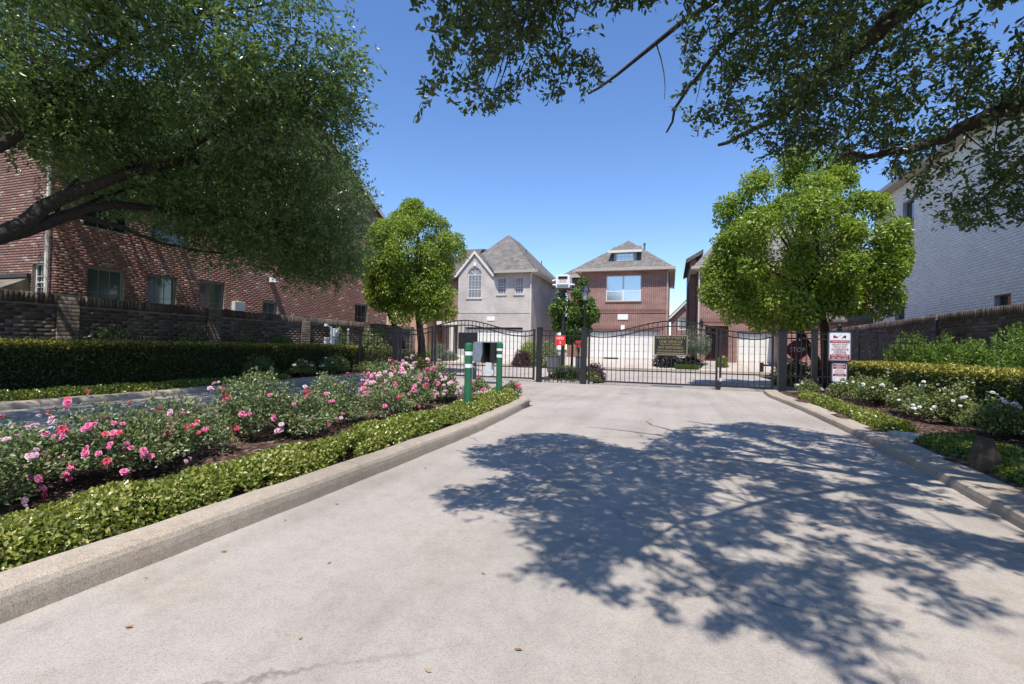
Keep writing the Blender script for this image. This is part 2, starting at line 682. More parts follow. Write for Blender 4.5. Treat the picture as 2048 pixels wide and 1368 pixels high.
M['winframegrey'] = plain('window frame grey', (0.36, 0.39, 0.38), 0.5, var=0.06)
M['pane_dark'] = glass('pane dark', (0.018, 0.022, 0.022))
M['pane_blind'] = glass('pane blinds', (0.10, 0.135, 0.115))
M['pane_sky'] = glass('pane pale', (0.55, 0.60, 0.64))
M['pane_sky'].node_tree.nodes['Principled BSDF'].inputs['Metallic'].default_value = 0.65
M['mortar'] = plain('mortar', (0.30, 0.25, 0.20), 0.95, var=0.15, scale=6, bump=0.2)
M['mortardark'] = plain('aged mortar', (0.20, 0.18, 0.16), 0.95, var=0.25, scale=4, bump=0.3)
M['mortarwhite'] = plain('painted mortar', (0.40, 0.40, 0.40), 0.9, var=0.1, scale=4)
M['brick_left'] = shade_mat('mixed red brick', [(0, (0.265, 0.142, 0.112)), (0.28, (0.30, 0.162, 0.128)), (0.52, (0.24, 0.124, 0.098)),
                                               (0.76, (0.23, 0.165, 0.145)), (0.83, (0.33, 0.20, 0.16)), (0.945, (0.43, 0.34, 0.285))], dirt=0.16)
M['brick_wall'] = shade_mat('weathered brown brick', [(0, (0.115, 0.088, 0.07)), (0.3, (0.15, 0.12, 0.10)), (0.6, (0.095, 0.075, 0.062)), (0.85, (0.19, 0.155, 0.13))], dirt=0.45)
M['brick_white'] = shade_mat('white painted brick', [(0, (0.84, 0.805, 0.735)), (0.4, (0.87, 0.835, 0.765)), (0.8, (0.80, 0.765, 0.70))], dirt=0.06, bump=0.2)
M['bw_red'] = brickwork('red brickwork', (0.15, 0.045, 0.037), (0.27, 0.092, 0.07), (0.10, 0.042, 0.04), (0.56, 0.45, 0.39))
M['bw_grey'] = brickwork('grey pink brickwork', (0.545, 0.49, 0.45), (0.39, 0.345, 0.31), (0.67, 0.615, 0.57), (0.66, 0.60, 0.55))
M['bw_pink'] = brickwork('pink brickwork', (0.50, 0.26, 0.17), (0.42, 0.21, 0.14), (0.55, 0.33, 0.23), (0.5, 0.36, 0.27))
M['bw_dark'] = brickwork('soldier brickwork', (0.18, 0.06, 0.048), (0.23, 0.085, 0.068), (0.14, 0.05, 0.045), (0.34, 0.26, 0.22), bw=0.085, bh=0.27)
M['roof'] = shingles('grey shingles', (0.18, 0.165, 0.15), (0.25, 0.23, 0.21))
M['roofdark'] = shingles('brown shingles', (0.13, 0.11, 0.10), (0.19, 0.165, 0.15))
M['bark_oak'] = plain('oak bark', (0.045, 0.036, 0.028), 0.95, var=0.5, scale=22, bump=0.9)
M['bark_cam'] = plain('camphor bark', (0.07, 0.05, 0.035), 0.95, var=0.45, scale=18, bump=0.8)
M['twig'] = plain('dry twig', (0.22, 0.19, 0.16), 0.9, var=0.3, scale=20)
M['stem'] = plain('rose stem', (0.10, 0.075, 0.05), 0.9, var=0.3, scale=20)
M['hedgecore'] = plain('hedge twigs', (0.022, 0.024, 0.012), 0.95, var=0.5, scale=14, bump=0.5)
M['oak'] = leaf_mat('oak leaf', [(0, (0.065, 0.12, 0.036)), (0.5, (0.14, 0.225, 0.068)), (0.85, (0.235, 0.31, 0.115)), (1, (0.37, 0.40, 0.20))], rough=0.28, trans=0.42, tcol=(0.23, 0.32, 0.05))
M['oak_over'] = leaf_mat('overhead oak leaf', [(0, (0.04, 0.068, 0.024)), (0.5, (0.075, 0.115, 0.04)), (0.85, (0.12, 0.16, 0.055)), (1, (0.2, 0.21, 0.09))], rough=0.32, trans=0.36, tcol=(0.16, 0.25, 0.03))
M['camphor'] = leaf_mat('camphor leaf', [(0, (0.10, 0.175, 0.02)), (0.5, (0.24, 0.345, 0.042)), (0.85, (0.40, 0.47, 0.08)), (1, (0.52, 0.45, 0.14))], rough=0.32, trans=0.42, tcol=(0.34, 0.44, 0.035))
M['young'] = leaf_mat('young tree leaf', [(0, (0.05, 0.11, 0.02)), (0.5, (0.10, 0.18, 0.03)), (1, (0.20, 0.27, 0.06))], trans=0.3, tcol=(0.2, 0.32, 0.03))
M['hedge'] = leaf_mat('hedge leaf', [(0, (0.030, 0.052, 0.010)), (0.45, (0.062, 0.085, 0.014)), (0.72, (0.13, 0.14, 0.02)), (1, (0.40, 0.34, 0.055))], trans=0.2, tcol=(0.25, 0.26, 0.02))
M['cover'] = leaf_mat('ground cover leaf', [(0, (0.06, 0.10, 0.018)), (0.45, (0.155, 0.205, 0.028)), (0.8, (0.30, 0.325, 0.05)), (1, (0.50, 0.48, 0.16))], rough=0.30, trans=0.26, tcol=(0.3, 0.34, 0.03), spec=.6)
M['rose'] = leaf_mat('rose leaf', [(0, (0.06, 0.10, 0.034)), (0.45, (0.15, 0.20, 0.07)), (0.8, (0.29, 0.325, 0.14)), (1, (0.42, 0.27, 0.17))], rough=0.34, trans=0.28, tcol=(0.2, 0.28, 0.05))
M['rosegreen'] = leaf_mat('white rose leaf', [(0, (0.06, 0.095, 0.022)), (0.5, (0.145, 0.185, 0.05)), (0.85, (0.25, 0.275, 0.085)), (1, (0.38, 0.33, 0.15))], rough=0.36, trans=0.28, tcol=(0.22, 0.3, 0.04))
M['yew'] = leaf_mat('yew needle', [(0, (0.06, 0.115, 0.014)), (0.5, (0.14, 0.235, 0.03)), (1, (0.33, 0.41, 0.07))], trans=0.28, tcol=(0.2, 0.3, 0.02))
M['purple'] = leaf_mat('purple leaf', [(0, (0.045, 0.012, 0.018)), (0.6, (0.085, 0.022, 0.032)), (1, (0.15, 0.05, 0.06))], trans=0.15, tcol=(0.2, 0.03, 0.04))
M['silver'] = leaf_mat('silvery leaf', [(0, (0.09, 0.12, 0.075)), (0.6, (0.16, 0.20, 0.125)), (1, (0.27, 0.30, 0.21))], trans=0.15, tcol=(0.2, 0.25, 0.1))
M['darkleaf'] = leaf_mat('dark shrub leaf', [(0, (0.008, 0.010, 0.012)), (0.6, (0.017, 0.018, 0.018)), (1, (0.04, 0.04, 0.035))], trans=0.05, tcol=(0.03, 0.03, 0.02))
M['grass'] = leaf_mat('lawn blade', [(0, (0.05, 0.10, 0.012)), (0.6, (0.09, 0.16, 0.02)), (1, (0.15, 0.2, 0.04))], trans=0.2, tcol=(0.2, 0.3, 0.02))
M['petal_pink'] = leaf_mat('pink petal', [(0, (0.70, 0.11, 0.27)), (0.6, (0.80, 0.24, 0.42)), (1, (0.85, 0.42, 0.56))], trans=0.25, tcol=(0.8, 0.2, 0.35), rough=0.6)
M['petal_red'] = leaf_mat('coral red petal', [(0, (0.70, 0.05, 0.12)), (0.6, (0.78, 0.11, 0.20)), (1, (0.82, 0.28, 0.22))], trans=0.25, tcol=(0.8, 0.06, 0.08), rough=0.6)
M['petal_pale'] = leaf_mat('pale pink petal', [(0, (0.78, 0.42, 0.53)), (0.6, (0.82, 0.58, 0.65)), (1, (0.84, 0.74, 0.75))], trans=0.25, tcol=(0.8, 0.5, 0.6), rough=0.6)
M['petal_white'] = leaf_mat('white petal', [(0, (0.74, 0.74, 0.66)), (1, (0.84, 0.84, 0.80))], trans=0.25, tcol=(0.8, 0.8, 0.7), rough=0.6)
M['signwhite'] = plain('sign white', (0.74, 0.75, 0.78), 0.4, var=0.03)
M['signred'] = plain('sign dark red', (0.30, 0.012, 0.022), 0.4, var=0.06)
M['brightred'] = plain('bright red', (0.62, 0.025, 0.022), 0.4, var=0.05)
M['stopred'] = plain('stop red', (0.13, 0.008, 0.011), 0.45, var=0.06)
M['gold'] = plain('gold lettering', (0.36, 0.29, 0.13), 0.45, metal=0.2, var=0.08)
M['goldrim'] = plain('bronze rim', (0.30, 0.25, 0.15), 0.45, metal=0.3, var=0.1)
M['lampglass'] = glass('lantern glass', (0.42, 0.45, 0.48), 0.15)
M['stone'] = plain('boulder stone', (0.085, 0.058, 0.038), 0.9, var=0.4, scale=7, bump=0.8)
M['palestone'] = plain('pale stone', (0.42, 0.38, 0.33), 0.9, var=0.3, scale=9, bump=0.6)
M['dryleaf'] = shade_mat('dry leaf', [(0, (0.30, 0.16, 0.05)), (0.35, (0.42, 0.34, 0.22)), (0.7, (0.50, 0.24, 0.05)), (0.85, (0.34, 0.27, 0.19))], dirt=0.1)
M['awning'] = plain('striped awning cloth', (0.15, 0.13, 0.10), 0.9, var=0.5, scale=2.2)
M['darktrim'] = plain('dark brown trim', (0.05, 0.035, 0.03), 0.6, var=0.2)


# ------------------------------------------------------------------ leaves
def leaf_mesh(name, P, D, N, L, W, shade, six=False, fold=0.22, curl=0.0):
    n = len(P)
    P = np.asarray(P, float)
    D = nrm(D)
    S = nrm(np.cross(D, N))
    U = np.cross(S, D)
    L = np.broadcast_to(np.asarray(L, float), (n,))[:, None]
    W = np.broadcast_to(np.asarray(W, float), (n,))[:, None]
    idx = np.arange(n)[:, None]
    if six:
        h = W / 2
        vs = [P, P + D * L * .28 + S * h * .85 + U * fold * W, P + D * L * .66 + S * h + U * (fold * W - curl * L * .4),
              P + D * L - U * curl * L, P + D * L * .66 - S * h + U * (fold * W - curl * L * .4), P + D * L * .28 - S * h * .85 + U * fold * W]
        V = np.stack(vs, 1).reshape(-1, 3)
        F = np.concatenate([idx * 6 + np.array([[0, 1, 2, 3]]), idx * 6 + np.array([[0, 3, 4, 5]])])
        return np_mesh(name, V, F, np.repeat(shade, 6))
    vs = [P, P + D * L * .45 + S * W / 2 + U * fold * W, P + D * L - U * curl * L, P + D * L * .45 - S * W / 2 + U * fold * W]
    V = np.stack(vs, 1).reshape(-1, 3)
    F = np.concatenate([idx * 4 + np.array([[0, 1, 2]]), idx * 4 + np.array([[0, 2, 3]])])
    return np_mesh(name, V, F, np.repeat(shade, 4))


def rdir(n):
    return nrm(rng.normal(size=(n, 3)))


def vnoise(P, sc, seed):
    """cheap smooth 3d value noise in 0..1"""
    r = np.random.default_rng(seed)
    T = r.random((24, 24, 24))
    q = np.asarray(P, float) * sc + 1000.0
    i = np.floor(q).astype(int)
    f = q - i
    f = f * f * (3 - 2 * f)
    out = 0
    for dx in (0, 1):
        for dy in (0, 1):
            for dz in (0, 1):
                wt = (f[:, 0] if dx else 1 - f[:, 0]) * (f[:, 1] if dy else 1 - f[:, 1]) * (f[:, 2] if dz else 1 - f[:, 2])
                out = out + wt * T[(i[:, 0] + dx) % 24, (i[:, 1] + dy) % 24, (i[:, 2] + dz) % 24]
    return out


def sprays(C, A, per, length, leafL, leafW, up=0.3, spread=0.03, dens_jit=0.2):
    """leaves strung along little twigs: C twig starts, A twig directions"""
    k = len(C)
    t = np.tile((np.arange(per) + .5) / per, k)
    t = np.clip(t + rng.normal(0, dens_jit / per, k * per), 0, 1.05)
    Cr = np.repeat(C, per, 0)
    Ar = np.repeat(nrm(A), per, 0)
    P = Cr + Ar * (t * length)[:, None] + rng.normal(0, spread, (k * per, 3))
    D = nrm(Ar * 0.75 + rdir(k * per) * 0.85)
    N = nrm(rdir(k * per) * 0.75 + np.array([0, 0, 1.0]) * up + Ar * 0.1)
    n = k * per
    L = leafL * rng.uniform(.65, 1.2, n)
    return P, D, N, L, L * (leafW / leafL) * rng.uniform(.8, 1.2, n)


def tree_thing(name, label, base, group=None):
    return thing(name, label, 'tree', base, group)


def curve_pts(a, b, bend, n=7):
    a, b, bend = map(lambda q: np.array(q, float), (a, b, bend))
    ts = np.linspace(0, 1, n)
    return [a * (1 - t) ** 2 + 2 * t * (1 - t) * ((a + b) / 2 + bend) + b * t * t for t in ts]


# ------------------------------------------------------------------ SETTING: ground, roads, kerbs, beds
def sheet(name, pts, z, mat):
    mb = MB()
    mb.add([(x, y, z if np.isscalar(z) else z[i]) for i, (x, y) in enumerate(pts)], [tuple(range(len(pts)))])
    return tag(mb.build(name, mat), kind='structure')


sheet('ground', [(-900, -900), (900, -900), (900, 900), (-900, 900)], -0.03, M['soil'])
rd = tag(bpy.data.objects.new('road', None), kind='structure')
COL.objects.link(rd)
for (ya, yb) in ((-14, 12.95), (12.96, 16.6), (16.608, 18.195)):
    for (xa, xb) in ((-12.3, -4.6), (-4.594, 3.1)):
        m = MB()
        m.add([(xa, ya, 0), (xb, ya, 0), (xb, yb, 0), (xa, yb, 0)], [(0, 1, 2, 3)])
        m.build('slab', M['road'], rd)
sheet('street', [(-60, 18.2), (40, 18.2), (40, 33.3), (-60, 33.3)], 0.0, M['street'])


def kerb(name, path, width, height, side, closed=False, lip=0.035):
    """sections of kerb swept along path; body lies on the given side (+1 left of travel)"""
    root = tag(bpy.data.objects.new(name, None), kind='structure')
    COL.objects.link(root)
    P = [np.array(p, float) for p in path]
    # resample
    out = []
    segs = list(zip(P[:-1], P[1:]))
    for a, b in segs:
        k = max(1, int(np.linalg.norm(b - a) / 0.25))
        for i in range(k):
            out.append(a + (b - a) * i / k)
    out.append(P[-1])
    Q = np.array(out)
    for _ in range(3):
        Q[1:-1] = (Q[:-2] + 2 * Q[1:-1] + Q[2:]) / 4
    T = nrm(np.gradient(Q, axis=0))
    Nn = np.stack([-T[:, 1], T[:, 0]], 1) * side
    prof = [(0.0, -0.02), (0.008, height * .45), (0.018, height - lip * 1.15), (0.035, height - lip * .4), (0.07, height),
            (width - 0.02, height + 0.006), (width, height - 0.015), (width, -0.02)]
    s = np.concatenate([[0], np.cumsum(np.linalg.norm(np.diff(Q, axis=0), axis=1))])
    n_sec = max(1, round(s[-1] / 3.0))
    bounds = np.linspace(0, s[-1], n_sec + 1)
    for a, b in zip(bounds[:-1], bounds[1:]):
        g = 0.005
        ss = np.concatenate([[a + g], s[(s > a + g + .02) & (s < b - g - .02)], [b - g]])
        X = np.stack([np.interp(ss, s, Q[:, i]) for i in (0, 1)], 1)
        NN = nrm(np.stack([np.interp(ss, s, Nn[:, i]) for i in (0, 1)], 1))
        V, F = [], []
        m = len(prof)
        for i in range(len(ss)):
            wob = 0.004 * math.sin(ss[i] * 5.1) + 0.003 * math.sin(ss[i] * 13.7)
            for (o, z) in prof:
                q = X[i] + NN[i] * (o + wob)
                V.append((q[0], q[1], z + 0.4 * wob))
        for i in range(len(ss) - 1):
            for k in range(m - 1):
                f = (i * m + k, (i + 1) * m + k, (i + 1) * m + k + 1, i * m + k + 1)
                F.append(f if side < 0 else f[::-1])
        F.append(tuple(range(m)))
        F.append(tuple((len(ss) - 1) * m + k for k in range(m))[::-1])
        link_mesh('kerb_section', np_mesh2(V, F), M['kerb'], root)
    return root


def np_mesh2(V, F):
    me = bpy.data.meshes.new('kerb_section')
    me.from_pydata(V, [], F)
    me.update()
    return me


ISL = [(-2.87, -5), (-2.86, 1.4), (-2.8, 3.2), (-2.77, 4.7), (-2.76, 6.7), (-2.9, 9.2), (-3.03, 10.7), (-3.12, 11.15), (-3.5, 11.5), (-4.4, 11.8),
       (-5.5, 11.8), (-6.3, 11.4), (-6.7, 10.4), (-6.8, 8), (-6.8, -5)]
kerb('island_kerb', ISL, 0.24, 0.15, +1)
kerb('right_kerb', [(2.35, -5), (2.42, 3), (2.55, 4.7), (2.68, 6), (2.82, 9.2), (2.86, 12.6), (2.76, 16), (2.9, 17.6)], 0.40, 0.105, -1, lip=.012)
kerb('left_kerb', [(-11.3, -6), (-11.25, 4), (-11.15, 8), (-11.4, 11), (-11.75, 14), (-11.95, 17.7)], 0.36, 0.115, +1)


def bed(name, x0, x1, y0, y1, z0, amp, seed, res=0.16, shape=None):
    xs = np.arange(x0, x1 + 1e-6, (x1 - x0) / max(2, round((x1 - x0) / res)))
    ys = np.arange(y0, y1 + 1e-6, (y1 - y0) / max(2, round((y1 - y0) / res)))
    X, Y = np.meshgrid(xs, ys, indexing='ij')
    P = np.stack([X.ravel(), Y.ravel(), np.zeros(X.size)], 1)
    edge = np.minimum.reduce([X - x0, x1 - X, Y - y0, y1 - Y]).ravel()
    P[:, 2] = z0 + amp * (vnoise(P, 1.3, seed) - .35) * np.clip(edge / .5, 0, 1) + 0.02 * (vnoise(P, 6, seed + 1) - .5)
    nx, ny = X.shape
    i = np.arange(nx * ny).reshape(nx, ny)
    F = np.stack([i[:-1, :-1], i[1:, :-1], i[1:, 1:], i[:-1, 1:]], -1).reshape(-1, 4)
    if shape is not None:
        c = P[F].mean(1)
        F = F[shape(c)]
    return link_mesh(name, np_mesh(name, P, F, smooth=True), M['mulch'], None, 'structure')


bed('island_bed', -6.75, -2.95, -5, 11.7, 0.10, 0.10, 3, shape=lambda c: ~((c[:, 1] > 10.6) & ((c[:, 0] > -3.3 - (c[:, 1] - 10.6) * .8) | (c[:, 0] < -6.35))))
bed('left_bed', -15.0, -11.35, -5, 22, 0.095, 0.10, 5, shape=lambda c: c[:, 0] < -11.42 - np.clip((c[:, 1] - 8) * .085, 0, .8))
bed('right_bed', 2.72, 8.5, -4, 30, 0.09, 0.12, 7, shape=lambda c: (c[:, 0] > 3.1) & ((c[:, 1] < 17.4) | (c[:, 0] > 4.6)))

# bark chips lying on the beds
cp = []
for (x0, x1, y0, y1, k) in ((-4.5, -3.5, 1.2, 9, 1500), (-6.3, -4, 1.2, 11, 700), (-13, -11.7, 3, 18, 1500), (3.3, 5.2, 4.5, 17, 3600)):
    cp.append(np.stack([rng.uniform(x0, x1, k), rng.uniform(y0, y1, k), 0.115 + rng.uniform(0, .035, k)], 1))
cp = np.concatenate(cp)
nchip = len(cp)
cme = leaf_mesh('bark_chips', cp, nrm(rdir(nchip) * np.array([1, 1, .25])), nrm(rdir(nchip) * .4 + [0, 0, 1]), rng.uniform(.03, .09, nchip), rng.uniform(.012, .03, nchip), rng.random(nchip), fold=.1)
tag(link_mesh('bark_chips', cme, M['chip']), 'brown bark chips scattered over the planting beds', 'mulch', kind='stuff')

# front yards beyond the street: kerb, sloping aprons, level ground at the houses
yb = MB()
yb.box(-60, 40, 33.3, 33.45, -0.02, 0.10)
tag(yb.build('far_kerb', M['kerb']), kind='structure')
sheet('driveways', [(-60, 33.45), (40, 33.45), (40, 36.3), (-60, 36.3)], [0.10, 0.10, 0.66, 0.66], M['drive'])
sheet('house_plots', [(-60, 36.3), (40, 36.3), (40, 80), (-60, 80)], 0.66, M['drive'])
# median beyond the gate and its edging stones
mbd = MB()
mbd.box(-5.0, -2.75, 18.35, 21.3, -0.02, 0.12)
med = tag(mbd.build('median_bed', M['mulch']), kind='structure')
for i in range(13):
    s = MB()
    x = -4.95 + i * .17
    s.box(x, x + .145, 18.2 + .02 * (i % 3), 18.34, -0.01, 0.10 + .015 * (i * 7 % 3))
    s.build('edging_stone', M['palestone'], med, bevel=.015)


# ------------------------------------------------------------------ BRICK BUILDER
BVAR = {}


def brick_unit(key, bl, bh, depth, mat):
    if key not in BVAR:
        r = np.random.default_rng(hash(key) % 1000 if not isinstance(key, str) else sum(map(ord, key)))
        lst = []
        for k in range(14):
            j = r.uniform(-.003, .003, (8, 3))
            h = np.array([(a * bl / 2, b * depth / 2, c * bh / 2) for c in (-1, 1) for (a, b) in ((-1, -1), (1, -1), (1, 1), (-1, 1))]) + j
            F = np.array([(0, 3, 2, 1), (4, 5, 6, 7), (0, 1, 5, 4), (1, 2, 6, 5), (3, 0, 4, 7)])
            me = np_mesh('brick', h, F, np.full(8, (k + .5) / 14))
            me.materials.append(mat)
            lst.append(me)
        BVAR[key] = lst
    return BVAR[key]


def lay_bricks(parent, key, mat, O, u, n, lo, hi, z0, z1, bl, bh, gap=.011, openings=(), proud=.006, budget=300, name='brick', seed=1, stuffname='brickwork', umin=-1e9, umax=1e9):
    """courses of real bricks on a wall face. lo(z)/hi(z): extent along u. The nearest ones in view become single objects."""
    O, u, n = map(lambda q: np.asarray(q, float), (O, u, n))
    r = np.random.default_rng(seed)
    A = []
    k = 0
    z = z0
    while z + bh <= z1 + 1e-6:
        a, b = max(lo(z + bh / 2), umin), min(hi(z + bh / 2), umax)
        x = lo(z0) - (bl + gap) * (.5 if k % 2 else 0)
        x += math.floor((a - x) / (bl + gap)) * (bl + gap)
        while x < b:
            p, q = max(x, a), min(x + bl, b)
            ivs = [(p, q)]
            for (o0, o1, p0, p1) in openings:
                if z + bh > p0 + .004 and z < p1 - .004:
                    nv = []
                    for (s, e) in ivs:
                        if e <= o0 or s >= o1: nv.append((s, e)); continue
                        if s < o0: nv.append((s, o0))
                        if e > o1: nv.append((o1, e))
                    ivs = nv
            for (s, e) in ivs:
                if e - s > .03: A.append((s, e, z, z + bh))
            x += bl + gap
        z += bh + gap
        k += 1
    A = np.array(A)
    sh = r.random(len(A))
    # patches of similar bricks, as laid from one pallet
    ctr = O + u * ((A[:, :1] + A[:, 1:2]) / 2) + np.array([0, 0, 1.0]) * ((A[:, 2:3] + A[:, 3:4]) / 2 - O[2])
    px, py, d = proj(ctr)
    inview = (d > .3) & (px > -10) & (px < 2058) & (py > -10) & (py < 1378)
    full = (A[:, 1] - A[:, 0]) > bl - .002
    score = np.where(inview & full, 1.0 / np.maximum(d, .1), 0)
    order = np.argsort(-score)[:budget]
    order = order[score[order] > 0]
    single = np.zeros(len(A), bool)
    single[order] = True
    depth = proud + .02
    units = brick_unit(key, bl, bh, depth, mat)
    rot = math.atan2(u[1], u[0])
    # the unit's -y side is its front: flip when the outward normal needs it
    front = np.array([math.sin(rot), -math.cos(rot)])
    if np.dot(front, n[:2]) < 0: rot += PI
    base = Vector((0, 0, 0))
    p = parent
    while p is not None:
        base += p.location
        p = p.parent
    for i in order:
        o = bpy.data.objects.new(name, units[int(sh[i] * 14) % 14])
        COL.objects.link(o)
        o.parent = parent
        jit = r.uniform(-.0015, .0015)
        c = ctr[i] + n * (proud - depth / 2 + jit)
        o.location = Vector(c) - base
        o.rotation_euler = (0, r.uniform(-.006, .006), rot)
    R = A[~single]
    s2 = (np.floor(sh[~single] * 14) + .5) / 14
    m = len(R)
    if m:
        jo = r.uniform(-.002, .002, m)
        V = []
        for (zc) in (2, 3):
            for (uc, dd) in ((0, proud), (1, proud), (1, -.01), (0, -.01)):
                q = O + u * R[:, uc][:, None] + n * (dd + (jo[:, None] if dd == proud else 0))
                q[:, 2] = R[:, zc]
                V.append(q)
        V = np.stack(V, 1).reshape(-1, 3)
        idx = np.arange(m)[:, None] * 8
        F = np.concatenate([idx + np.array([f]) for f in ((0, 3, 2, 1), (4, 5, 6, 7), (0, 1, 5, 4), (1, 2, 6, 5), (3, 0, 4, 7))])
        link_mesh(stuffname, np_mesh(stuffname, V, F, np.repeat(s2, 8)), mat, parent, 'stuff')
    return len(A)


def backing(parent, name, mat, O, u, n, u0, u1, z0, z1, openings, t=.25):
    us = sorted({u0, u1, *[a for o in openings for a in o[:2]]})
    zs = sorted({z0, z1, *[a for o in openings for a in o[2:]]})
    us = [a for a in us if u0 <= a <= u1]
    zs = [a for a in zs if z0 <= a <= z1]
    mb = MB()
    for a, b in zip(us[:-1], us[1:]):
        for c, d in zip(zs[:-1], zs[1:]):
            cx, cz = (a + b) / 2, (c + d) / 2
            if any(o[0] < cx < o[1] and o[2] < cz < o[3] for o in openings): continue
            mb.fbox(O, u, n, a, b, c, d, 0, -t)
    return mb.build(name, mat, parent)


def window(parent, O, u, n, o, cols=3, rows=2, recess=.09, fw=.045, frame='winframe', pane='pane_dark', sash=None, sill=None, mun=.016):
    """o=(u0,u1,z0,z1); frame ring with pane and glazing bars"""
    u0, u1, z0, z1 = o
    f = MB()
    d0, d1 = -recess, -recess - .06
    f.fbox(O, u, n, u0, u0 + fw, z0, z1, d0, d1)
    f.fbox(O, u, n, u1 - fw, u1, z0, z1, d0, d1)
    f.fbox(O, u, n, u0 + fw, u1 - fw, z0, z0 + fw, d0, d1)
    f.fbox(O, u, n, u0 + fw, u1 - fw, z1 - fw, z1, d0, d1)
    if sash:
        f.fbox(O, u, n, u0 + fw, u1 - fw, sash - fw * .4, sash + fw * .4, d0 - .004, d1)
    fo = f.build('window', M[frame], parent)
    MB().fbox(O, u, n, u0 + fw, u1 - fw, z0 + fw, z1 - fw, -recess - .03, -recess - .045).build('pane', M[pane], fo)
    for i in range(1, cols):
        a = u0 + fw + (u1 - u0 - 2 * fw) * i / cols
        MB().fbox(O, u, n, a - mun / 2, a + mun / 2, z0 + fw, z1 - fw, -recess - .018, -recess - .0299).build('muntin', M[frame], fo)
    for i in range(1, rows):
        a = z0 + fw + (z1 - z0 - 2 * fw) * i / rows
        MB().fbox(O, u, n, u0 + fw, u1 - fw, a - mun / 2, a + mun / 2, -recess - .014, -recess - .0297).build('muntin', M[frame], fo)
    if sill:
        MB().fbox(O, u, n, u0 - .06, u1 + .06, z0 - .09, z0, .05, -recess).build('sill', M[sill], parent)
    return fo


def roof_mesh(polys, mat, parent, name='roof', thick=.12):
    """closed slabs under each roof plane"""
    mb = MB()
    for p in polys:
        p = [np.array(q, float) for q in p]
        k = len(p)
        vs = p + [q - np.array([0, 0, thick]) for q in p]
        nn = np.cross(p[1] - p[0], p[2] - p[0])
        fs = [tuple(range(k)), tuple(range(k, 2 * k))[::-1]] + [(i, k + i, k + (i + 1) % k, (i + 1) % k) for i in range(k)]
        if nn[2] < 0: fs = [f[::-1] for f in fs]
        mb.add(vs, fs)
    return mb.build(name, mat, parent)


X, Y, Z = np.array([1., 0, 0]), np.array([0, 1., 0]), np.array([0, 0, 1.])

# ------------------------------------------------------------------ LEFT BRICK HOUSE
lh = thing('brick_house', 'large red mixed brick house behind the left perimeter wall, under the spreading oak', 'house', (-21, 17, 0))
side_ops = [(1.4, 2.75, 2.2, 3.52), (2.65 + .35, 3.0 + .95, 2.2, 3.52)]
O = np.array([-17.0, 9.1, 0.0])
# openings on the side wall (u = distance from the near corner)
SW = [(0.85, 1.90, 2.0, 3.52), (2.62, 3.66, 2.0, 3.56), (4.55, 5.62, 2.0, 3.60), (7.55, 8.35, 2.2, 3.10), (14.05, 15.2, 2.2, 3.62), (0.7, 2.0, 4.75, 5.9), (2.7, 4.1, 4.75, 5.9)]
EAV, WLEN = 8.6, 17.3
PK = EAV + (WLEN / 2) * .56
backing(lh, 'wall', M['mortar'], O, Y, X, 0, WLEN, 0, EAV, SW)
g = MB()
g.prism([(0, EAV), (WLEN, EAV), (WLEN / 2, PK)], O, Y, Z, X, 0, -.25)
g.build('gable', M['mortar'], lh)
lay_bricks(lh, 'lefthouse', M['brick_left'], O, Y, X, lambda z: 0.0 if z < EAV else (z - EAV) / .56, lambda z: WLEN if z < EAV else WLEN - (z - EAV) / .56,
           1.9, PK - .1, .235, .068, openings=SW, seed=11, budget=280)
for k, o in enumerate(SW):
    window(lh, O, Y, X, o, cols=3 if k != 3 else 2, rows=2, frame='winframegrey', pane='pane_blind' if k < 4 else 'pane_dark', recess=.11, mun=.014)
for o in SW[5:]:
    pass
Of = np.array([-17.0, 9.1, 0.0])
FW = [(0.12, 0.78, 2.1, 3.50), (1.15, 2.5, 2.0, 2.9)]
backing(lh, 'wall', M['mortar'], Of - X * .0, -X, -Y, .25, 9, 0, EAV, [FW[0]] if False else [(0.35, 0.98, 2.1, 3.50)])
FW = [(0.35, 0.98, 2.1, 3.50)]
MB().fbox(Of, -X, -Y, 0.0, .25, 0, EAV, 0, -.0005).build('corner', M['mortar'], lh)
lay_bricks(lh, 'lefthouse', M['brick_left'], Of, -X, -Y, lambda z: 0.0, lambda z: 9.0, 1.9, EAV, .235, .068, openings=FW, seed=12, budget=0, umin=0.0, stuffname='front_brickwork')
window(lh, Of, -X, -Y, FW[0], cols=3, rows=4, frame='winframe', pane='pane_dark', sash=2.95)
MB().box(-26, -17.26, 9.5, 26.3, 0, EAV).build('inner_wall', M['mortar'], lh)
ov = .35
yA, yB, yM = 9.1 - ov, 9.1 + WLEN + ov, 9.1 + WLEN / 2
zE = EAV - ov * .56 + .12
zP = PK + .14
roof_mesh([[(-16.75, yA, zE), (-16.75, yM, zP), (-27, yM, zP), (-27, yA, zE)], [(-16.75, yM, zP), (-16.75, yB, zE), (-27, yB, zE), (-27, yM, zP)]], M['roofdark'], lh)
for (ya, za, yb, zb) in ((yA, zE, yM, zP), (yM, zP, yB, zE)):
    b = MB()
    b.add([(-16.745, ya, za - .02), (-16.745, yb, zb - .02), (-16.745, yb, zb - .28), (-16.745, ya, za - .28), (-16.78, ya, za - .02), (-16.78, yb, zb - .02), (-16.78, yb, zb - .28), (-16.78, ya, za - .28)],
          [(0, 1, 2, 3), (7, 6, 5, 4), (0, 4, 5, 1), (3, 2, 6, 7), (0, 3, 7, 4), (1, 5, 6, 2)])
    b.build('bargeboard', M['trim'], lh)
MB().box(-27, -16.72, yB - .03, yB + .12, zE - .18, zE - .02).build('gutter', M['gutter'], lh)
MB().box(-27, -16.72, yA - .12, yA + .03, zE - .18, zE - .02).build('gutter', M['gutter'], lh)
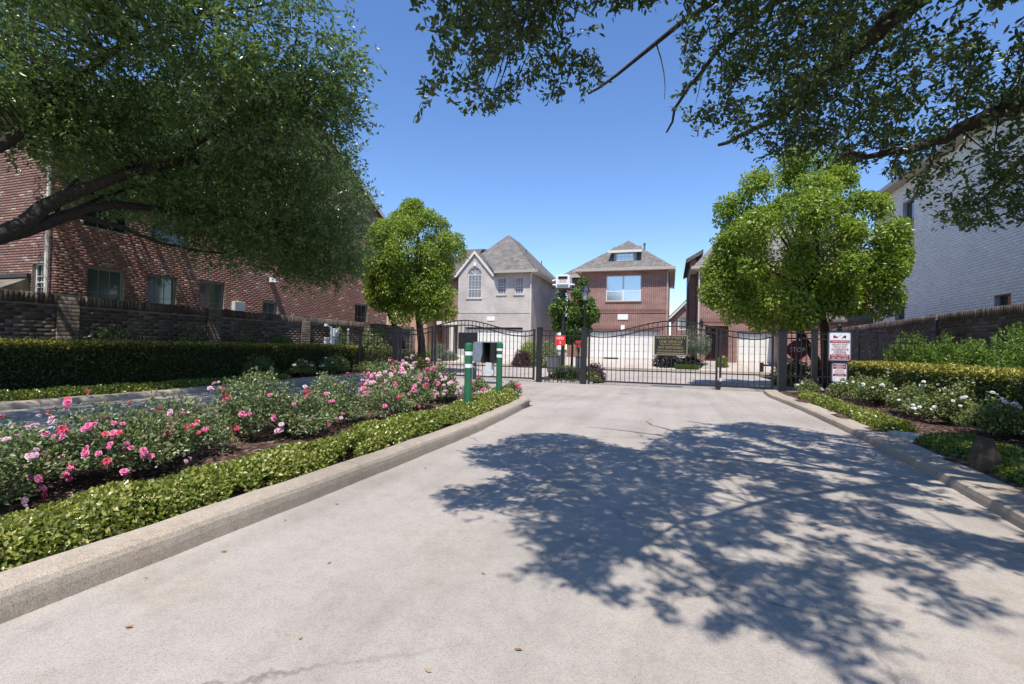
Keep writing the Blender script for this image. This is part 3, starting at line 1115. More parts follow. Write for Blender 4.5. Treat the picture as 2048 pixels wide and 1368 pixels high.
# dormer edge seen beyond the bargeboard
roof_mesh([[(-18.2, 24.6, 10.9), (-18.2, 26.9, 10.2), (-20.5, 26.9, 10.2), (-20.5, 24.6, 10.9)]], M['trim'], lh, 'dormer_roof', .25)
MB().box(-20.4, -18.3, 24.7, 26.6, 8.6, 10.2).build('dormer_wall', M['gutter'], lh)
MB().tube([(-17.13, 8.99, 0), (-17.13, 8.99, 8.3)], .055, 8).build('downspout', M['trim'], lh)
MB().tube([(-16.93, 9.1 + WLEN - .06, 0), (-16.93, 9.1 + WLEN - .06, 8.2)], .05, 8).build('downspout', M['trim'], lh)
v = MB()
v.prism([(0, 0), (.17, .02), (.11, .22), (0, .22)], (-17 + .012, 9.1 + 7.85, 3.98), X, Z, Y, 0, .22)
v.build('vent_hood', M['whitepaint'], lh)
MB().box(-16.99, -16.80, 15.05, 15.55, 2.1, 2.95).build('meter_box', M['lightgrey'], lh, bevel=.015)
MB().tube([(-16.96, 15.3, 2.95), (-16.96, 15.3, 3.0)], .03, 8).build('conduit', M['lightgrey'], lh)
# awning over the side door at the far left of the front wall
a = MB()
a.prism([(0, 3.08), (0, 2.5), (.9, 2.42), (.9, 2.55)], (-18.05, 9.08, 0), -Y, Z, -X, 0, 1.9)
a.build('awning', M['awning'], lh)
MB().box(-20.0, -18.0, 8.98, 9.07, 3.08, 3.2).build('awning_rail', M['darktrim'], lh)

# ------------------------------------------------------------------ LEFT PERIMETER WALL
def perimeter_wall(name, label, x, face, y0, y1, h, piers, seed):
    t = thing(name, label, 'wall', (x, (y0 + y1) / 2, 0))
    xb = x - face * .22
    MB().box(min(x, xb), max(x, xb), y0, y1, -.02, h - .26).build('core', M['mortardark'], t)
    O = np.array([x, y0, 0.0])
    n = X * face
    ops = [(p - y0 - .24, p - y0 + .24, 0, h + 1) for p in piers]
    lay_bricks(t, name, M['brick_wall'], O, Y, n, lambda z: 0.0, lambda z: y1 - y0, .25, h - .27, .29, .088, openings=ops, seed=seed, budget=240, gap=.011)
    # coping: bricks on end
    cm = brick_unit(name + 'cope', .085, .25, .30, M['brick_wall'])
    k = 0
    yv = y0
    r = np.random.default_rng(seed + 5)
    cs = []
    while yv < y1:
        if not any(abs(yv - p) < .27 for p in piers):
            cs.append(yv)
        yv += .098
    cs = np.array(cs)
    px, py, d = proj(np.stack([np.full(len(cs), x), cs, np.full(len(cs), h)], 1))
    sc = np.where((px > 0) & (px < 2048) & (d > .3), 1 / d, 0)
    order = [i for i in np.argsort(-sc)[:60] if sc[i] > 0]
    for i in order:
        o = bpy.data.objects.new('coping_brick', cm[r.integers(14)])
        COL.objects.link(o)
        o.parent = t
        o.rotation_euler = (r.uniform(-.02, .02), r.uniform(-.012, .012), PI / 2 * face)
        o.location = (-face * .105 + r.uniform(-.006, .006), cs[i] - (y0 + y1) / 2, h - .125 + r.uniform(-.006, .012))
    rest = [i for i in range(len(cs)) if i not in set(order)]
    V, F, S = [], [], []
    for i in rest:
        b = len(V)
        e, zz = r.uniform(-.006, .006), r.uniform(-.006, .012)
        for z in (h - .25 + zz, h + zz):
            for (dx, dy) in ((.045 * face, -.042), (.045 * face, .042), (-.255 * face, .042), (-.255 * face, -.042)):
                V.append((x + dx + e, cs[i] + dy, z))
        F += [(b, b + 1, b + 5, b + 4), (b + 1, b + 2, b + 6, b + 5), (b + 2, b + 3, b + 7, b + 6), (b + 3, b, b + 4, b + 7), (b + 4, b + 5, b + 6, b + 7)]
        S += [r.random()] * 8
    if V:
        link_mesh('coping', np_mesh('coping', V, np.array(F), S), M['brick_wall'], t, 'stuff')
    for p in piers:
        pi = MB()
        xa, xc = x - face * .30, x + face * .05
        pi.box(min(xa, xc), max(xa, xc), p - .23, p + .23, -.02, h + .02)
        po = pi.build('pier', M['mortardark'], t)
        zz = .25
        kk = 0
        V, F, S = [], [], []
        while zz + .088 < h + .02:
            for (a, b) in (((-.235, .045), (.059, .235)) if kk % 2 else ((-.235, -.059), (-.045, .235))):
                b0 = len(V)
                for z in (zz, zz + .088):
                    for (dx, dy) in ((.062 * face, a), (.062 * face, b), (0, b), (0, a)):
                        V.append((x + dx, p + dy, z))
                F += [(b0, b0 + 1, b0 + 5, b0 + 4), (b0 + 4, b0 + 5, b0 + 6, b0 + 7)]
                S += [r.random()] * 8
            # the side that faces the camera
            b0 = len(V)
            for z in (zz, zz + .088):
                for (dx, dy) in ((-.05 * face, -.242), (.062 * face, -.242), (.062 * face, -.22), (-.05 * face, -.22)):
                    V.append((x + dx, p + dy, z))
            F += [(b0, b0 + 1, b0 + 5, b0 + 4), (b0 + 4, b0 + 5, b0 + 6, b0 + 7)]
            S += [r.random()] * 8
            zz += .102
            kk += 1
        link_mesh('pier_bricks', np_mesh('pier_bricks', V, np.array(F), S), M['brick_wall'], po, 'stuff')
    return t


perimeter_wall('perimeter_wall', 'dark weathered brick perimeter wall behind the long left hedge', -15.0, +1, 2.0, 26.2, 2.43, [8.35, 12.6, 17.0, 21.4, 26.0], 21)
perimeter_wall('perimeter_wall', 'dark weathered brick perimeter wall behind the right hedge and yews', 8.5, -1, 9.0, 31.0, 2.70, [12.4, 20.05, 27.0], 31)

# ------------------------------------------------------------------ WHITE BRICK HOUSE (right)
wh = thing('brick_house', 'white painted brick house behind the right perimeter wall', 'house', (14, 23, 0))
O = np.array([11.0, 12.0, 0.0])
WL, WEA = 20.4, 10.0
WW = [(15.9, 17.1, 6.15, 8.95), (16.75, 17.85, 2.7, 4.15), (8.9, 9.8, 2.7, 3.52), (3.0, 4.2, 6.15, 8.95)]
backing(wh, 'wall', M['mortarwhite'], O, Y, -X, 0, WL, 0, WEA, WW)
lay_bricks(wh, 'white', M['brick_white'], O, Y, -X, lambda z: 0.0, lambda z: WL, 2.3, WEA, .33, .098, gap=.014, openings=WW, seed=41, budget=290, umin=1.0)
for o in WW:
    window(wh, O, Y, -X, o, cols=1, rows=1, frame='greybox', pane='pane_dark', sash=(o[2] + o[3]) / 2 if o[3] - o[2] > 2 else None, recess=.16, sill='mortarwhite')
MB().box(11.26, 19, 12.3, 32.1, 0, WEA).build('inner_wall', M['mortarwhite'], wh)
MB().box(11.0, 19, 32.1, 32.4, 0, WEA).build('end_wall', M['mortarwhite'], wh)
MB().box(10.6, 11.0, 11.8, 32.75, WEA - .06, WEA).build('soffit', M['gutter'], wh)
MB().box(10.48, 10.62, 11.7, 32.85, WEA - .08, WEA + .14).build('gutter', M['gutter'], wh)
roof_mesh([[(10.5, 11.6, WEA + .12), (10.5, 32.9, WEA + .12), (15, 28.4, WEA + 3.4), (15, 16, WEA + 3.4)], [(10.5, 32.9, WEA + .12), (19.5, 32.9, WEA + .12), (15, 28.4, WEA + 3.4)],
           [(19.5, 32.9, WEA + .12), (19.5, 11.6, WEA + .12), (15, 16, WEA + 3.4), (15, 28.4, WEA + 3.4)], [(19.5, 11.6, WEA + .12), (10.5, 11.6, WEA + .12), (15, 16, WEA + 3.4)]], M['roof'], wh)
MB().tube([(10.93, 32.3, 0), (10.93, 32.3, 9.8)], .06, 8).build('downspout', M['gutter'], wh)


# ------------------------------------------------------------------ CENTRE HOUSES
def hip(x0, x1, y0, y1, z, pitch):
    """hip roof, ridge along y"""
    h = (x1 - x0) / 2
    xm, zr = (x0 + x1) / 2, z + h * pitch
    a, b = (xm, y0 + h, zr), (xm, y1 - h, zr)
    return [[(x0, y0, z), (x1, y0, z), a], [(x1, y0, z), (x1, y1, z), b, a], [(x1, y1, z), (x0, y1, z), b], [(x0, y1, z), (x0, y0, z), a, b]]


def eaves(parent, x0, x1, y0, y1, z):
    m = MB()
    m.box(x0, x1, y0 - .11, y0, z - .17, z + .03)
    m.box(x0 - .11, x0, y0, y1, z - .17, z + .03)
    m.box(x1, x1 + .11, y0, y1, z - .17, z + .03)
    m.build('gutter', M['gutter'], parent)
    s = MB()
    s.box(x0 + .003, x1 - .003, y0 + .003, y1 - .003, z - .125, z - .10)
    s.build('soffit', M['trim'], parent)


def garage_door(parent, x0, x1, y, z0, z1, rows=4, cols=8):
    """recessed sectional door, its panels raised"""
    d = MB().box(x0, x1, y, y + .06, z0, z1).build('garage_door', M['garage'], parent)
    hh = (z1 - z0) / rows
    ww = (x1 - x0) / cols
    me = None
    for r_ in range(rows):
        for c_ in range(cols):
            m = MB().box(x0 + c_ * ww + .07, x0 + (c_ + 1) * ww - .07, y - .016, y - .0005, z0 + r_ * hh + .07, z0 + (r_ + 1) * hh - .07)
            m.build('panel', M['garage'], d)
    return d


def wall_y(parent, mat, x0, x1, y, z0, z1, ops, name='front_wall', t=.3):
    """front wall facing -y with openings given in x"""
    return backing(parent, name, M[mat], np.array([0, y, 0.0]), X, -Y, x0, x1, z0, z1, ops, t)


FY = np.array([0.0, 36.0, 0.0])
# --- house 2: red brick, centre
h2 = thing('brick_house', 'red brick house with a small dormer and wide white garage door, straight beyond the gate', 'house', (-3.3, 40, .66))
ops = [(-5.92, -0.74, .5, 2.79), (-4.60, -2.09, 4.87, 6.77)]
wall_y(h2, 'bw_red', -6.45, -0.15, 36, .4, 7.1, ops)
MB().box(-6.45, -0.15, 36.31, 46, .4, 7.1).build('body_wall', M['bw_red'], h2)
for (z0, z1, d, nm) in ((3.98, 4.24, .03, 'band_course'), (2.80, 3.06, .02, 'lintel_course')):
    MB().box(-6.44 if z0 > 3 else -6.2, -0.16 if z0 > 3 else -.45, 36 - d, 36.01, z0, z1).build(nm, M['bw_dark'], h2)
MB().box(-3.47, -3.2, 35.93, 36.01, 2.79, 3.12).build('keystone', M['whitepaint'], h2)
MB().box(-3.72, -2.98, 35.955, 36.01, 3.52, 3.92).build('number_plaque', M['whitepaint'], h2)
garage_door(h2, -5.92, -0.74, 36.24, .66, 2.66)
MB().box(-5.92, -0.74, 36.2, 36.3, 2.66, 2.79).build('door_header', M['gutter'], h2)
f2 = window(h2, FY, X, -Y, (-4.60, -3.37, 4.87, 6.77), cols=1, rows=1, pane='pane_sky', sash=5.6, fw=.06, recess=.07)
f2 = window(h2, FY, X, -Y, (-3.37, -2.09, 4.87, 6.77), cols=1, rows=1, pane='pane_sky', sash=5.6, fw=.06, recess=.07)
MB().box(-4.66, -2.03, 35.93, 36.02, 4.78, 4.87).build('sill', M['bw_dark'], h2)
roof_mesh(hip(-6.76, 0.14, 35.50, 47, 7.22, .80), M['roof'], h2)
eaves(h2, -6.76, 0.14, 35.50, 47, 7.22)
# dormer
dm = MB().box(-4.10, -2.50, 36.34, 38.4, 7.3, 8.56).build('dormer', M['gutter'], h2)
window(h2, np.array([0, 36.34, 0.]), X, -Y, (-3.93, -2.67, 7.90, 8.46), cols=4, rows=2, pane='pane_sky', recess=-.05, fw=.07, mun=.035)
roof_mesh([[(-4.48, 36.10, 8.60), (-2.10, 36.10, 8.60), (-2.25, 38.5, 9.42), (-4.33, 38.5, 9.42)]], M['roof'], h2, 'dormer_roof', .02)
MB().box(-4.52, -2.06, 36.02, 36.10, 8.46, 8.64).build('dormer_fascia', M['trim'], h2)
# left wing set back
MB().box(-8.0, -6.455, 38.5, 46, .4, 6.95).build('wing_wall', M['bw_red'], h2)
roof_mesh([[(-8.5, 38.1, 7.2), (-6.3, 38.1, 7.2), (-4.2, 41, 9.4), (-5.5, 41, 9.4)], [(-8.5, 47, 7.2), (-8.5, 38.1, 7.2), (-5.5, 41, 9.4), (-5.5, 47, 9.4)]], M['roof'], h2, 'wing_roof')
MB().box(-8.55, -6.3, 37.98, 38.1, 7.0, 7.24).build('wing_gutter', M['gutter'], h2)
MB().tube([(-0.28, 35.9, .7), (-0.28, 35.9, 6.9), (-.05, 35.6, 7.1)], .045, 6).build('downspout', M['gutter'], h2)
MB().lathe([(.07, 0), (.07, .5), (.11, .5), (.11, .62), (.02, .7)], (-2.2, 41.5, 9.6), 10).build('roof_vent', M['greybox'], h2)

# --- house 1: grey pink brick, left of centre
h1 = thing('brick_house', 'grey pink brick house with arched gable window and white garage door, left beyond the gate', 'house', (-13.2, 40, .66))
XA0, XA1, ZA0, ZA1 = -15.75, -14.52, 5.25, 7.15
ops = [(-15.85, -10.98, .5, 2.9), (XA0, XA1, ZA0, ZA1 + .62), (-13.18, -12.42, 5.5, 6.85), (-11.72, -11.0, 5.5, 6.85)]
wall_y(h1, 'bw_grey', -16.55, -10.3, 36, .4, 7.15, [ops[0], (XA0, XA1, ZA0, 7.15), ops[2], ops[3]])
MB().box(-16.55, -10.3, 36.31, 45, .4, 7.15).build('body_wall', M['bw_grey'], h1)
# gable with an arched opening
rr = (XA1 - XA0) / 2
xm = (XA0 + XA1) / 2
gp = [(-16.55, 7.15), (XA0, 7.15)] + [(xm - rr * math.cos(t), 7.15 + rr * math.sin(t)) for t in np.linspace(0, PI, 13)[1:-1]] + [(XA1, 7.15), (-13.72, 7.15), (-15.13, 8.78)]
MB().prism(gp, FY, X, Z, -Y, .0, -.3).build('gable', M['bw_grey'], h1)
for pts in ([(-16.95, 6.95), (-15.13, 9.08), (-15.13, 8.80), (-16.72, 6.95)], [(-13.3, 6.95), (-13.54, 6.95), (-15.13, 8.80), (-15.13, 9.08)]):
    MB().prism(pts, FY, X, Z, -Y, .16, .06).build('rake_board', M['trim'], h1)
roof_mesh([[(-16.98, 35.86, 7.0), (-15.13, 35.86, 9.12), (-15.13, 40.5, 9.12), (-16.98, 40.5, 7.0)], [(-15.13, 35.86, 9.12), (-13.28, 35.86, 7.0), (-13.28, 40.5, 7.0), (-15.13, 40.5, 9.12)]], M['roof'], h1, 'gable_roof', .1)
wf = window(h1, FY, X, -Y, (XA0, XA1, ZA0, 7.15), cols=4, rows=4, pane='pane_sky', fw=.06, mun=.02, sash=5.95)
arc = MB()
ap = [(xm - rr * math.cos(t), 7.15 + rr * math.sin(t)) for t in np.linspace(0, PI, 13)]
ai = [(xm - (rr - .06) * math.cos(t), 7.15 + (rr - .06) * math.sin(t)) for t in np.linspace(0, PI, 13)]
for i in range(12):
    arc.prism([ap[i], ap[i + 1], ai[i + 1], ai[i]], FY, X, Z, -Y, -.09, -.15)
af = arc.build('arched_window_head', M['winframe'], h1)
MB().prism(ai, FY, X, Z, -Y, -.12, -.135).build('pane', M['pane_sky'], af)
for t in (PI * .25, PI * .5, PI * .75):
    c = np.array([xm, 7.15])
    e = np.array([xm - (rr - .05) * math.cos(t), 7.15 + (rr - .05) * math.sin(t)])
    q = np.array([-(e - c)[1], (e - c)[0]])
    q = q / np.linalg.norm(q) * .016
    MB().prism([tuple(c + q), tuple(e + q), tuple(e - q), tuple(c - q)], FY, X, Z, -Y, -.108, -.1199).build('muntin', M['winframe'], af)
for o in ops[2:]:
    window(h1, FY, X, -Y, o, cols=3, rows=3, pane='pane_sky', fw=.06, sash=(o[2] + o[3]) / 2, mun=.02)
    MB().box(o[0] - .08, o[1] + .08, 35.93, 36.0, o[2] - .1, o[2]).build('sill', M['bw_grey'], h1)
MB().box(XA0 - .08, XA1 + .08, 35.93, 36.0, ZA0 - .1, ZA0).build('sill', M['bw_grey'], h1)
MB().box(-15.25, -15.0, 35.95, 36.02, 7.85, 8.12).build('keystone', M['whitepaint'], h1)
MB().box(-16.54, -10.31, 35.97, 36.01, 4.02, 4.10).build('band_course', M['bw_grey'], h1)
MB().box(-13.98, -13.3, 35.955, 36.01, 3.42, 3.75).build('number_plaque', M['whitepaint'], h1)
garage_door(h1, -15.85, -10.98, 36.24, .66, 2.75)
MB().box(-15.85, -10.98, 36.18, 36.3, 2.75, 2.9).build('door_header', M['brown'], h1)
AP, VT, BK = (-13.375, 39.145, 11.0), (-15.13, 37.36, 9.13), (-13.375, 42.475, 11.0)
roof_mesh([[(-13.25, 35.50, 7.24), (-9.85, 35.50, 7.24), AP, VT], [(-9.85, 35.62, 7.3), (-9.85, 46, 7.3), BK, AP], [(-9.85, 46, 7.3), (-16.9, 46, 7.3), BK], [(-16.9, 46, 7.3), (-16.9, 37.4, 7.3), VT, AP, BK]], M['roof'], h1)
eaves(h1, -13.2, -9.85, 35.50, 46, 7.3)
MB().tube([(-10.36, 35.9, .7), (-10.36, 35.9, 7.0), (-10.1, 35.62, 7.15)], .05, 6).build('downspout', M['trim'], h1)
for (x, y, z) in ((-11.6, 38.6, 9.0), (-11.3, 42.5, 8.7)):
    MB().lathe([(.04, 0), (.04, .45), (.08, .47), (.02, .6)], (x, y, z), 8).build('roof_vent', M['greybox'], h1)
# entry recess on the left, with a pale column
MB().box(-18.6, -16.56, 37.4, 45, .4, 7.0).build('wing_wall', M['bw_red'], h1)
MB().box(-17.45, -17.1, 36.4, 36.75, .66, 3.1).build('porch_column', M['trim'], h1)
MB().box(-18.6, -16.56, 36.3, 37.39, 3.1, 3.4).build('porch_beam', M['trim'], h1)
roof_mesh([[(-19.8, 36.9, 7.1), (-16.5, 36.9, 7.1), (-16.5, 41, 10.3), (-18.2, 41, 10.3)], [(-19.8, 46, 7.1), (-19.8, 36.9, 7.1), (-18.2, 41, 10.3), (-18.2, 46, 10.3)], [(-18.2, 41, 10.3), (-16.5, 41, 10.3), (-14.5, 43, 10.3), (-16, 46, 10.3), (-18.2, 46, 10.3)]], M['roofdark'], h1, 'wing_roof')

# --- house 0: pink brick far left
h0 = thing('brick_house', 'pink sunlit brick house glimpsed behind the left round tree trunks', 'house', (-25, 40, .66))
MB().box(-30, -19.9, 37.0, 46, .4, 7.2).build('wall', M['bw_pink'], h0)
roof_mesh(hip(-30.4, -19.5, 36.6, 46.4, 7.25, .55), M['roofdark'], h0)
eaves(h0, -30.4, -19.5, 36.6, 46.4, 7.25)
MB().box(-23.5, -22.4, 36.94, 37.01, 4.6, 6.2).build('window', M['winframe'], h0)

# --- house 3: red brick on the right, behind the big round tree
h3 = thing('brick_house', 'red brick house on the right, half hidden behind the big round tree', 'house', (6, 40, .66))
ops = [(4.30, 9.4, .5, 2.75), (2.25, 3.75, .5, 3.1), (2.9, 3.9, 5.3, 6.6)]
wall_y(h3, 'bw_red', 1.75, 12.6, 36, .4, 7.1, ops)
MB().box(1.75, 12.6, 37.3, 46, .4, 7.1).build('body_wall', M['bw_red'], h3)
MB().box(4.15, 4.29, 36.31, 37.29, .4, 3.1).build('recess_wall', M['bw_red'], h3)
garage_door(h3, 4.30, 9.4, 36.24, .66, 2.62)
MB().box(4.30, 9.4, 36.18, 36.3, 2.62, 2.75).build('door_header', M['gutter'], h3)
MB().box(2.4, 3.4, 37.2, 37.29, .66, 2.9).build('door', M['brown'], h3)
window(h3, FY, X, -Y, ops[2], cols=2, rows=3, pane='pane_dark', fw=.06)
MB().box(1.76, 12.59, 35.97, 36.01, 3.35, 3.6).build('band_course', M['bw_dark'], h3)
roof_mesh([[(1.4, 35.62, 7.2), (13, 35.62, 7.2), (9.5, 40.5, 11.0), (4.2, 40.5, 11.0)], [(1.4, 46, 7.2), (1.4, 35.62, 7.2), (4.2, 40.5, 11.0), (4.2, 43, 11.0)], [(13, 35.62, 7.2), (13, 46, 7.2), (9.5, 40.5, 11.0)]], M['roof'], h3)
eaves(h3, 1.4, 13, 35.62, 46, 7.2)
MB().box(1.30, 1.74, 38.6, 47, .4, 8.3).build('rear_wall', M['bw_red'], h3)
roof_mesh([[(1.0, 38.2, 8.2), (2.2, 38.2, 8.9), (2.2, 47, 8.9), (1.0, 47, 8.2)]], M['roofdark'], h3, 'rear_roof', .3)
MB().tube([(1.82, 35.9, .7), (1.82, 35.9, 6.9), (1.55, 35.6, 7.1)], .045, 6).build('downspout', M['trim'], h3)
wl = MB().lathe([(.02, 0), (.09, .04), (.12, .36), (.15, .38), (.04, .52), (.02, .58)], (2.0, 35.86, 3.0), 8).build('wall_lantern', M['black'], h3)
# small roof and lit brick at its right end, seen under the tree
MB().box(6.6, 12.55, 33.9, 35.9, .4, 3.3).build('porch_wall', M['bw_red'], h3)
roof_mesh([[(6.4, 33.6, 3.35), (12.6, 33.6, 3.35), (12.6, 35.98, 4.3), (6.4, 35.98, 4.3)]], M['roofdark'], h3, 'porch_roof', .1)

# --- house 4: far gable between houses
h4 = thing('brick_house', 'far red brick gable with round louvre, in the gap between two houses', 'house', (2, 58, .66))
wall_y(h4, 'bw_red', 0.0, 6.0, 55, .4, 5.2, [(0.72, 1.75, 3.6, 4.95)])
MB().prism([(-0.0, 5.2), (6.0, 5.2), (3.0, 8.2)], (0, 55, 0), X, Z, -Y, 0, -.3).build('gable', M['bw_red'], h4)
window(h4, np.array([0, 55., 0]), X, -Y, (0.72, 1.75, 3.6, 4.95), cols=2, rows=1, pane='pane_sky', fw=.1)
roof_mesh([[(-.5, 54.6, 4.75), (3.0, 54.6, 8.4), (3, 64, 8.4), (-.5, 64, 4.75)], [(3, 54.6, 8.4), (6.5, 54.6, 4.75), (6.5, 64, 4.75), (3, 64, 8.4)]], M['roof'], h4, thick=.1)
MB().prism([(-.5, 4.6), (3.0, 8.25), (3.0, 8.0), (-.25, 4.6)], (0, 55, 0), X, Z, -Y, .45, .38).build('rake_board', M['trim'], h4)
MB().tube([(1.75, 54.98, 6.1), (1.75, 54.9, 6.1)], .36, 16).build('round_louvre', M['trim'], h4)
roof_mesh([[(-12, 60, 4.9), (0.6, 60, 4.9), (-2, 66, 7.2), (-9, 66, 7.2)]], M['roof'], h4, 'rear_roof', .2)

# ------------------------------------------------------------------ GATES AND FENCES
GY = 18.0


def arch(x, c, half):
    t = min(abs(x - c) / (half * .80), 1.0)
    z = 1.95 + .42 * (.5 + .5 * math.cos(PI * t))
    e = max(0, abs(x - c) / half - .84)
    return z + 1.0 * e * e * 4


def gate_leaf(label, x0, x1, c, half, y0=GY, y1=GY, group='swing gate leaves of the driveway entrance'):
    t = thing('driveway_gate', label, 'gate', ((x0 + x1) / 2, (y0 + y1) / 2, 0), group)
    yy = lambda x: y0 + (y1 - y0) * (x - x0) / (x1 - x0)
    for (xs) in (x0 + .035, x1 - .035):
        MB().box(xs - .035, xs + .035, yy(xs) - .035, yy(xs) + .035, .07, arch(xs, c, half) + .03).build('stile', M['black'], t)
    xs = np.linspace(x0 + .07, x1 - .07, max(6, int((x1 - x0) / .16)))
    for (dz, nm) in ((0, 'top_rail'), (-.19, 'arched_rail')):
        m = MB()
        for a, b in zip(xs[:-1], xs[1:]):
            za, zb = arch(a, c, half) + dz, arch(b, c, half) + dz
            ya, yb = yy(a), yy(b)
            m.add([(a, ya - .022, za - .022), (b, yb - .022, zb - .022), (b, yb + .022, zb - .022), (a, ya + .022, za - .022), (a, ya - .022, za + .022), (b, yb - .022, zb + .022), (b, yb + .022, zb + .022), (a, ya + .022, za + .022)],
                  [(0, 3, 2, 1), (4, 5, 6, 7), (0, 1, 5, 4), (2, 3, 7, 6)])
        m.build(nm, M['black'], t)
    for z, hh, nm in ((.56, .02, 'middle_rail'), (.13, .03, 'bottom_rail')):
        MB().box(x0 + .07, x1 - .07, yy(x0) - .02, yy(x0) + .02, z - hh, z + hh).build(nm, M['black'], t)
    nb = max(2, round((x1 - x0 - .14) / .162))
    for i in range(1, nb):
        xb = x0 + .07 + (x1 - x0 - .14) * i / nb
        yb = yy(xb)
        MB().box(xb - .0105, xb + .0105, yb - .0105, yb + .0105, .161, arch(xb, c, half) - .023).build('bar', M['black'], t)
    return t


RC, RH = .12, 3.15
g1 = gate_leaf('wide arched black iron gate leaf carrying the private streets sign', -2.92, 1.55, RC, RH)
g2 = gate_leaf('narrow black iron gate leaf at the right end, beside the leaning tree trunk', 1.60, 3.27, RC, RH)
LC, LH = -7.95, 3.05
g3 = gate_leaf('wide arched black iron gate leaf with blank black plate, behind the bollards', -9.30, -4.98, LC, LH)
g4 = gate_leaf('narrow black iron gate leaf shaded by the left round tree', -10.92, -9.36, LC, LH)
for (tt, x0, x1, z) in ((g1, -2.35, -1.82, .99), (g3, -5.75, -5.2, .99)):
    MB().box(x0, x1, GY + .03, GY + .07, z - .03, z + .03).build('operator_arm', M['black'], tt)
MB().box(2.95, 3.25, GY + .04, GY + .08, .86, .92).build('operator_arm', M['black'], g2)
MB().box(2.86, 2.98, GY + .03, GY + .10, .66, .98).build('arm_bracket', M['black'], g2)
MB().box(1.50, 1.64, GY - .05, GY + .05, -0.0, .30).build('drop_bolt', M['black'], g1)
MB().box(1.61, 1.68, GY - .06, GY - .036, .30, .42).build('latch_plate', M['lightgrey'], g2)
# plate hung on the left gate
bp = tag(MB().box(-8.20, -7.36, GY - .07, GY - .03, 1.21, 1.88).build('blank_plate', M['blackplate'], None, bevel=.008), 'blank black rectangular plate hung on the left gate bars', 'plate')
# private streets sign
ps = thing('gate_sign', 'black and gold PRIVATE STREETS sign hung on the right gate', 'sign', (0, GY - .05, 1.5))
MB().box(-.56, .56, GY - .065, GY - .04, 1.15, 1.86).build('sign_board', M['blackplate'], ps, bevel=.01)
rim = MB()
for (a, b, c_, d) in ((-.56, .56, 1.15, 1.178), (-.56, .56, 1.832, 1.86), (-.56, -.532, 1.178, 1.832), (.532, .56, 1.178, 1.832)):
    rim.box(a, b, GY - .074, GY - .0655, c_, d)
rim.build('sign_rim', M['goldrim'], ps)
for (s, sz, z, wd) in (('PRIVATE STREETS', .12, 1.76, .96), ('ONE VEHICLE', .135, 1.63, .78), ('PER GATE OPENING', .085, 1.53, .70), ('NOT RESPONSIBLE', .115, 1.42, .84), ('FOR DAMAGE OR INJURY', .085, 1.31, .90)):
    text('lettering', s, sz, (0, GY - .068, z), M['gold'], ps, width=wd)
MB().box(-.47, .47, GY - .068, GY - .0652, 1.215, 1.235).build('gold_rule', M['gold'], ps)


def gate_post(label, x, y, w_=.17, h=2.07, z0=-.02, name='gate_post'):
    t = thing(name, label, 'post', (x, y, 0), 'black square gate posts')
    MB().box(x - w_ / 2, x + w_ / 2, y - w_ / 2, y + w_ / 2, z0, h).build('shaft', M['black'], t)
    c = MB()
    c.box(x - w_ / 2 - .018, x + w_ / 2 + .018, y - w_ / 2 - .018, y + w_ / 2 + .018, h, h + .03)
    c.add([(x - w_ / 2, y - w_ / 2, h + .03), (x + w_ / 2, y - w_ / 2, h + .03), (x + w_ / 2, y + w_ / 2, h + .03), (x - w_ / 2, y + w_ / 2, h + .03), (x, y, h + .075)], [(0, 1, 4), (1, 2, 4), (2, 3, 4), (3, 0, 4)])
    c.build('cap', M['black'], t)
    return t


gate_post('black gate post at the far left gate edge, under the round tree', -11.12, GY, .20)
gate_post('black gate post right of the wide left gate, left of the red HFD 2 sign', -4.80, GY, .185)
gate_post('black gate post left of the wide right gate, right of the red HFD 2 sign', -3.08, GY, .20)
gate_post('stout black gate post at the right end of the narrow gate', 3.52, GY, .24)
gate_post('black post between stop sign and round tree trunk', 4.45, GY, .16)
gate_post('slim black fence post before the right perimeter wall', 6.24, GY, .13, 2.02)
gate_post('black fence post among shrubs left of the gate, before the brick wall', -12.9, GY, .10, 1.95)


def fence_panel(label, x0, x1, y=GY, top=2.0, pitch=.155, low=.13):
    t = thing('fence_panel', label, 'fence', ((x0 + x1) / 2, y, 0), 'black iron fence panels')
    for z, nm in ((top - .02, 'top_rail'), (top - .2, 'second_rail'), (.56, 'middle_rail'), (low, 'bottom_rail')):
        MB().box(x0, x1, y - .02, y + .02, z - .02, z + .02).build(nm, M['black'], t)
    nb = max(2, round((x1 - x0) / pitch))
    for i in range(1, nb):
        xb = x0 + (x1 - x0) * i / nb
        MB().box(xb - .0105, xb + .0105, y - .0105, y + .0105, low + .021, top - .041).build('bar', M['black'], t)
    return t


fence_panel('short black iron fence panel carrying the HFD 2 sign, between the two gates', -4.705, -3.185)
fence_panel('black iron fence panel in front of the red stop sign', 3.645, 4.365)
fence_panel('dark iron fence panel behind the towing sign', 4.535, 6.17, top=1.98)
fence_panel('iron fence panel right of the slim post, meeting the right brick wall', 6.31, 8.3, top=1.9)
fence_panel('iron fence panel behind shrubs, between brick wall and slim post', -14.9, -12.955, top=1.9)
fence_panel('iron fence panel left of the far left gate post', -12.845, -11.225, top=1.9)

